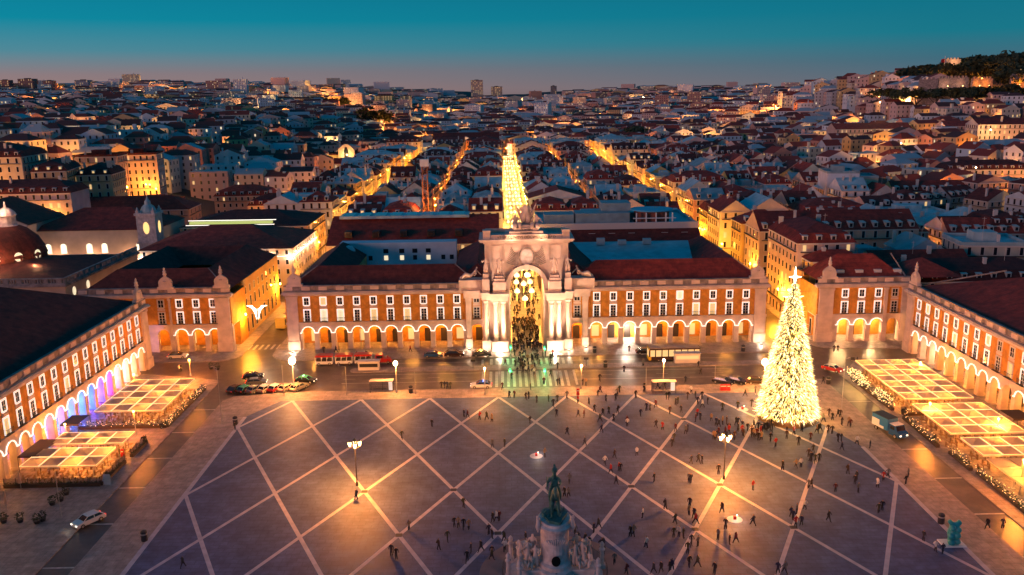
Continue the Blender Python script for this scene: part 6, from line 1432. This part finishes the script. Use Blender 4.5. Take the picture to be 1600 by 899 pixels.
# skyline blocks one can tell apart
for px, py, w_, yd, cn, lt, lb in ((745,126,18,2500,(.42,.36,.34),.35,'tall rounded tower block standing alone on the skyline'),(776,136,17,2500,(.5,.4,.3),.6,'broad lit block right beside the tall skyline tower'),(8,126,17,1900,(.3,.16,.14),.35,'red brown tower block at the west end of the skyline'),(43,124,22,1900,(.3,.16,.14),.35,'second red brown tower block on the western skyline'),(77,127,15,1900,(.3,.15,.13),.3,'slim red brown tower on the western skyline'),(130,126,20,2100,(.3,.34,.4),.15,'blue grey tower block on the western skyline'),(336,137,16,2500,(.5,.4,.3),.6,'lit block pair on the skyline, western one'),(357,137,13,2500,(.5,.42,.3),.6,'lit block pair on the skyline, eastern one'),(865,135,9,2400,(.2,.2,.22),.1,'dark slim tower with a light on top east of the avenue'),(1058,137,12,2600,(.25,.18,.16),.3,'small brown tower on the eastern skyline'),(1077,140,10,2600,(.5,.4,.3),.6,'small lit tower on the eastern skyline'),(600,150,28,1700,(.6,.45,.2),.8,'long brightly lit office block below the skyline'),(634,150,16,1700,(.5,.4,.25),.7,'lit office block beside the long bright one'),(441,140,12,2300,(.2,.18,.2),.1,'dark small block on the skyline near the light trails')):
    d = _f*FPX + _r*(px-800) - _u*(py-449.5); t_ = (yd-CAM[1])/d[1]; X_, Z_ = CAM[0]+t_*d[0], CAM[2]+t_*d[2]; mw = w_*(yd+196)/FPX; zb = tz(X_, yd); hgt = max(14, Z_-zb)
    house('tower_block', lb, 'tower block', X_, yd, zb, mw, mw*.7, hgt, 0, 'flat', cn, tin, 's', 'tower blocks on the skyline', floors=max(4,int(hgt/4.5)), balc=False, lit=lt, chim=0, wstep=5, bandc=False)
# ------------------------------------------------------------------ far street lights

pts_l = []
for i in range(420):
    yy = fr.uniform(560, 2600); half = (yy+196)*.62; xx = fr.uniform(-half, half); pts_l.append((xx, yy, 0))
for yy in np.arange(640, 2700, 26): pts_l.append((-60-.28*(yy-640)+8, yy, 1)); pts_l.append((-60-.28*(yy-640)-8, yy, 1))
for yy in np.arange(560, 1500, 24): pts_l.append((150+.50*(yy-560)+5, yy, 1))
for yy in np.arange(600, 1000, 22): pts_l.append((22+.11*(yy-600), yy, 1))
for i in range(200):
    sgn = 1 if fr.rand() < .55 else -1; yy = fr.uniform(60, 560); xx = sgn*fr.uniform(165, 170+ yy*.55); pts_l.append((xx, yy, 0))
root = bpy.data.objects.new('street_lights', None)
lbm = MB(); LL = []
for xx, yy, k in pts_l:
    z = tz(xx, yy)+8; s = .35+.00022*yy; lbm.ball((xx,yy,z), s, 0, 5, 3); LL.append((xx,yy,z,k))
o = lbm.build('street_lights', mat('far_sodium_lamp',(.8,.6,.3),.5,emit=(1,.55,.16),es=14,sample=False)); tag(o, 'orange street lights scattered over the distant city', kind='stuff')
for i, (xx, yy, z, k) in enumerate(LL):
    if k and i % 3: continue
    lamp(o, (xx, yy-1.2, z-1), (5200 if yy > 560 else 1700)*(1+yy/1500), ((1,.34,.05),(1,.27,.02),(1,.5,.15))[i % 3], .5)
# light blobs seen in the photograph
for px, py, yd, pw, lb in ((1005,152,1500,3000,'bright orange lamp cluster below the eastern skyline'),(1408,224,300,900,'dazzling white floodlight on the east hill facade'),(1548,203,340,1200,'orange lamp lighting the big pale block on the east hill'),(1375,160,480,1500,'orange lamps on a hillside wall below the castle trees'),(318,245,330,700,'orange lamp lighting a bare tree on the west hill'),(505,155,2000,5000,'bright lamp at the foot of the distant light trails'),(1525,262,190,500,'orange lamp in the steep alley of the east side')):
    d = _f*FPX + _r*(px-800) - _u*(py-449.5); t_ = (yd-CAM[1])/d[1]; X_, Z_ = CAM[0]+t_*d[0], CAM[2]+t_*d[2]
    t = thing('floodlight', lb, 'street lamp', (X_,yd,Z_)); hp = max(2, Z_-tz(X_,yd)); MB().tube((0,.2,0),(0,.2,-hp),.1,n=4).build('mast', iron, t); MB().ball((0,0,0),.3+yd*.0005,0,8,5).build('lantern', wlamp, t); lamp(t, (0,-2.5,-.5), pw, (1,.5,.15), .5)
# ------------------------------------------------------------------ trees
def crown_mesh(seed, n=520, flat=.55):
    q = random.Random(seed); b = MB(); cl = [(q.gauss(0,.42),q.gauss(0,.42),q.gauss(0,.22),q.uniform(.32,.55)) for _ in range(9)]
    for i in range(n):
        cx, cy, cz, cr_ = q.choice(cl); v = Vector((q.gauss(0,1),q.gauss(0,1),q.gauss(0,1))).normalized()*cr_*q.uniform(.7,1.05); p = Vector((cx+v.x, cy+v.y, (cz+v.z)*flat))
        a = Vector((q.uniform(-1,1),q.uniform(-1,1),q.uniform(-.6,.6))).normalized()*q.uniform(.07,.15); c2 = a.orthogonal().normalized()*.08; b.quad(tuple(p-a),tuple(p-c2),tuple(p+a),tuple(p+c2))
    return b.mesh('crown', [leaf])
CR = [crown_mesh(i) for i in range(4)]
tb = MB(); tb.tube((0,0,-2),(0.02,0,.55),.055,.035,6)
for i in range(5): a = i*1.26; tb.tube((0.02,0,.4+.04*i),(.35*math.cos(a),.35*math.sin(a),.8),.022,.01,4)
TRK = tb.mesh('trunk', [bark])
def tree(x, y, s, h, label, group):
    z = tz(x, y); t = thing('tree', label, 'tree', (x,y,z), rnd.uniform(0,6), group); put('trunk', TRK, t, scale=(h,h,h)); q = put('crown', CR[rnd.randrange(4)], t, (0,0,h*.95)); q.scale = (s,s,s*1.15); q['kind'] = 'stuff'
k = 0
for i in range(110):
    a = fr.uniform(0,6.28); r_ = math.sqrt(fr.rand()); x, y = 540+142*r_*math.cos(a), 670+98*r_*math.sin(a)
    if 1: k += 1; tree(x, y, fr.uniform(11,17), fr.uniform(10,15), 'dark umbrella shaped pine among the dense trees covering the castle hill', 'trees of the castle hill')
for i, (px, py, zz, s, lb) in enumerate(((1430,125,70,12,'isolated dark pine west of the castle wall'),(1418,128,68,9,'smaller pine at the west foot of the castle wall'),(1420,190,34,8,'dark tree among the houses below the castle'),(1500,140,52,12,'dark round tree before the castle wall'),(1518,210,32,10,'dark round tree left of the big pale block'),(1560,130,56,13,'dark tree mass at the east castle wall'),(1580,135,56,12,'second dark tree mass at the east castle wall'),(1530,135,56,12,'dark tree between the lit castle walls'),(340,250,20,8,'dark tree on the west hill beside the lit bare tree'),(325,245,20,7,'orange lit tree on the west hill'),(120,292,14,6,'dark tree in front of the hill blocks'),(585,165,40,24,'long dark tree mass of the distant avenue park'),(530,160,40,22,'dark tree mass by the distant light trails'),(748,178,30,11,'dark wooded knoll north of the square'),(795,178,30,9,'second dark wooded knoll north of the square'),(1000,185,30,18,'dark tree clump in the eastern valley'))):
    x, y = ground(px, py, zz); 
    if y > 2200: y = 1700; x = x*.8
    tree(x, y, s, s*.9, lb, 'dark trees in the city')
for i, (x, y, s_) in enumerate(((366,545,8),(374,540,9),(384,546,7),(396,541,10),(404,547,8),(424,550,11),(432,548,12),(436,556,10),(390,536,8),(448,540,9),(460,538,10),(355,556,8),(350,575,9),(345,600,9))):
    tree(x, y, s_*1.25, max(9, (51.5-tz(x,y))/.95), f'dark bushy tree at the foot of the castle wall, {ORD[i] if i < 12 else "farthest west"} one', 'trees under the castle wall')
# castle walls
def wall_seg(x0, y0, x1, y1, h, label, col=stoneD):
    L_ = math.hypot(x1-x0, y1-y0); zb = 52.0; t = thing('castle_wall', label, 'wall', (x0,y0,zb), math.atan2(y1-y0, x1-x0), 'castle walls')
    MB().box(0,L_,-1,1,-26,h).build('rampart', col, t); me_ = MB().box(-.9,.9,-1.05,-.2,0,1.5).mesh('merlon', [col])
    for i in range(int(L_/3.4)): put('merlon', me_, t, (1.5+i*3.4,0,h))
    return t
cw_ = [((360,566),(372,556),11,'pale grey bastion wall at the west end of the castle'),((372,556),(400,560),12,'long plain castle wall below the pines'),((401,556),(422,562),11,'orange floodlit stretch of the castle wall'),((438,562),(470,566),13,'brightly floodlit castle wall at the east edge')]
for (a, b_, h, lb) in cw_: w_ = wall_seg(*a, *b_, h, lb)
for x, y, pw in ((406,549,600),(416,552,600),(443,553,1200),(456,555,1200),(378,548,300),(392,550,250)): 
    t = thing('floodlight', f'orange floodlight at the foot of the castle wall, {ORD[[406,416,443,456,378,392].index(x)]} brightest stretch', 'street lamp', (x,y+3,57)); MB().ball((0,0,0),.35,0,6,4).build('lantern', sodium, t); lamp(t, (0,0,1.5), pw, (1,.25,.02) if pw > 500 else (1,.5,.3), .5)
t = wall_seg(450,700,465,700,5,'small floodlit castle tower above the tree line', stone); t.location.z = 78
lamp(t, (7,-5,1), 260, (1,.5,.2), .5)
t = thing('flagpole', 'flagpole with dark flag above the castle trees', 'flagpole', (444,690,62)); MB().tube((0,0,0),(0,0,24),.25,n=5).build('pole', galv, t); MB().quad((0,0,18),(-4,0,17.5),(-4,0,21),(0,0,21.5)).build('flag', redp, t)
# tower crane
cx_, cy_ = -33.5, 118.0; t = thing('tower_crane', 'lattice tower crane with long thin jib behind the red dormer roof', 'crane', (cx_,cy_,0)); cm = mat('crane_paint',(.42,.16,.06),.6); b = MB()
for s in ((-1,-1),(1,-1),(1,1),(-1,1)): b.tube((s[0]*.95,s[1]*.95,0),(s[0]*.95,s[1]*.95,33),.14,n=4)
for i in range(17):
    z = i*1.95
    for (a, c) in (((-1,-1),(1,-1)),((1,-1),(1,1)),((1,1),(-1,1)),((-1,1),(-1,-1))): b.tube((a[0]*.95,a[1]*.95,z),(c[0]*.95,c[1]*.95,z+1.95),.07,n=3); b.tube((a[0]*.95,a[1]*.95,z),(c[0]*.95,c[1]*.95,z),.07,n=3)
b.build('mast', cm, t); b = MB(); b.tube((-24,0,34.6),(34,6,34.6),.1,n=4); b.tube((-24,0,35.5),(34,6,35.0),.07,n=4)
for i in range(30): x = -24+58*i/30; b.tube((x,(x+24)*.103,34.6),(x+1,(x+24)*.103,35.4),.05,n=3)
b.build('jib', iron, t); MB().box(-1.6,1.6,-1.2,1.2,33,35.6).build('cabin', white, t); MB().box(-1.7,-1.62,-1,1,33.4,35).build('window_glass', glass, t)
lamp(t, (0,-6,20), 900, (1,.4,.1), .4)
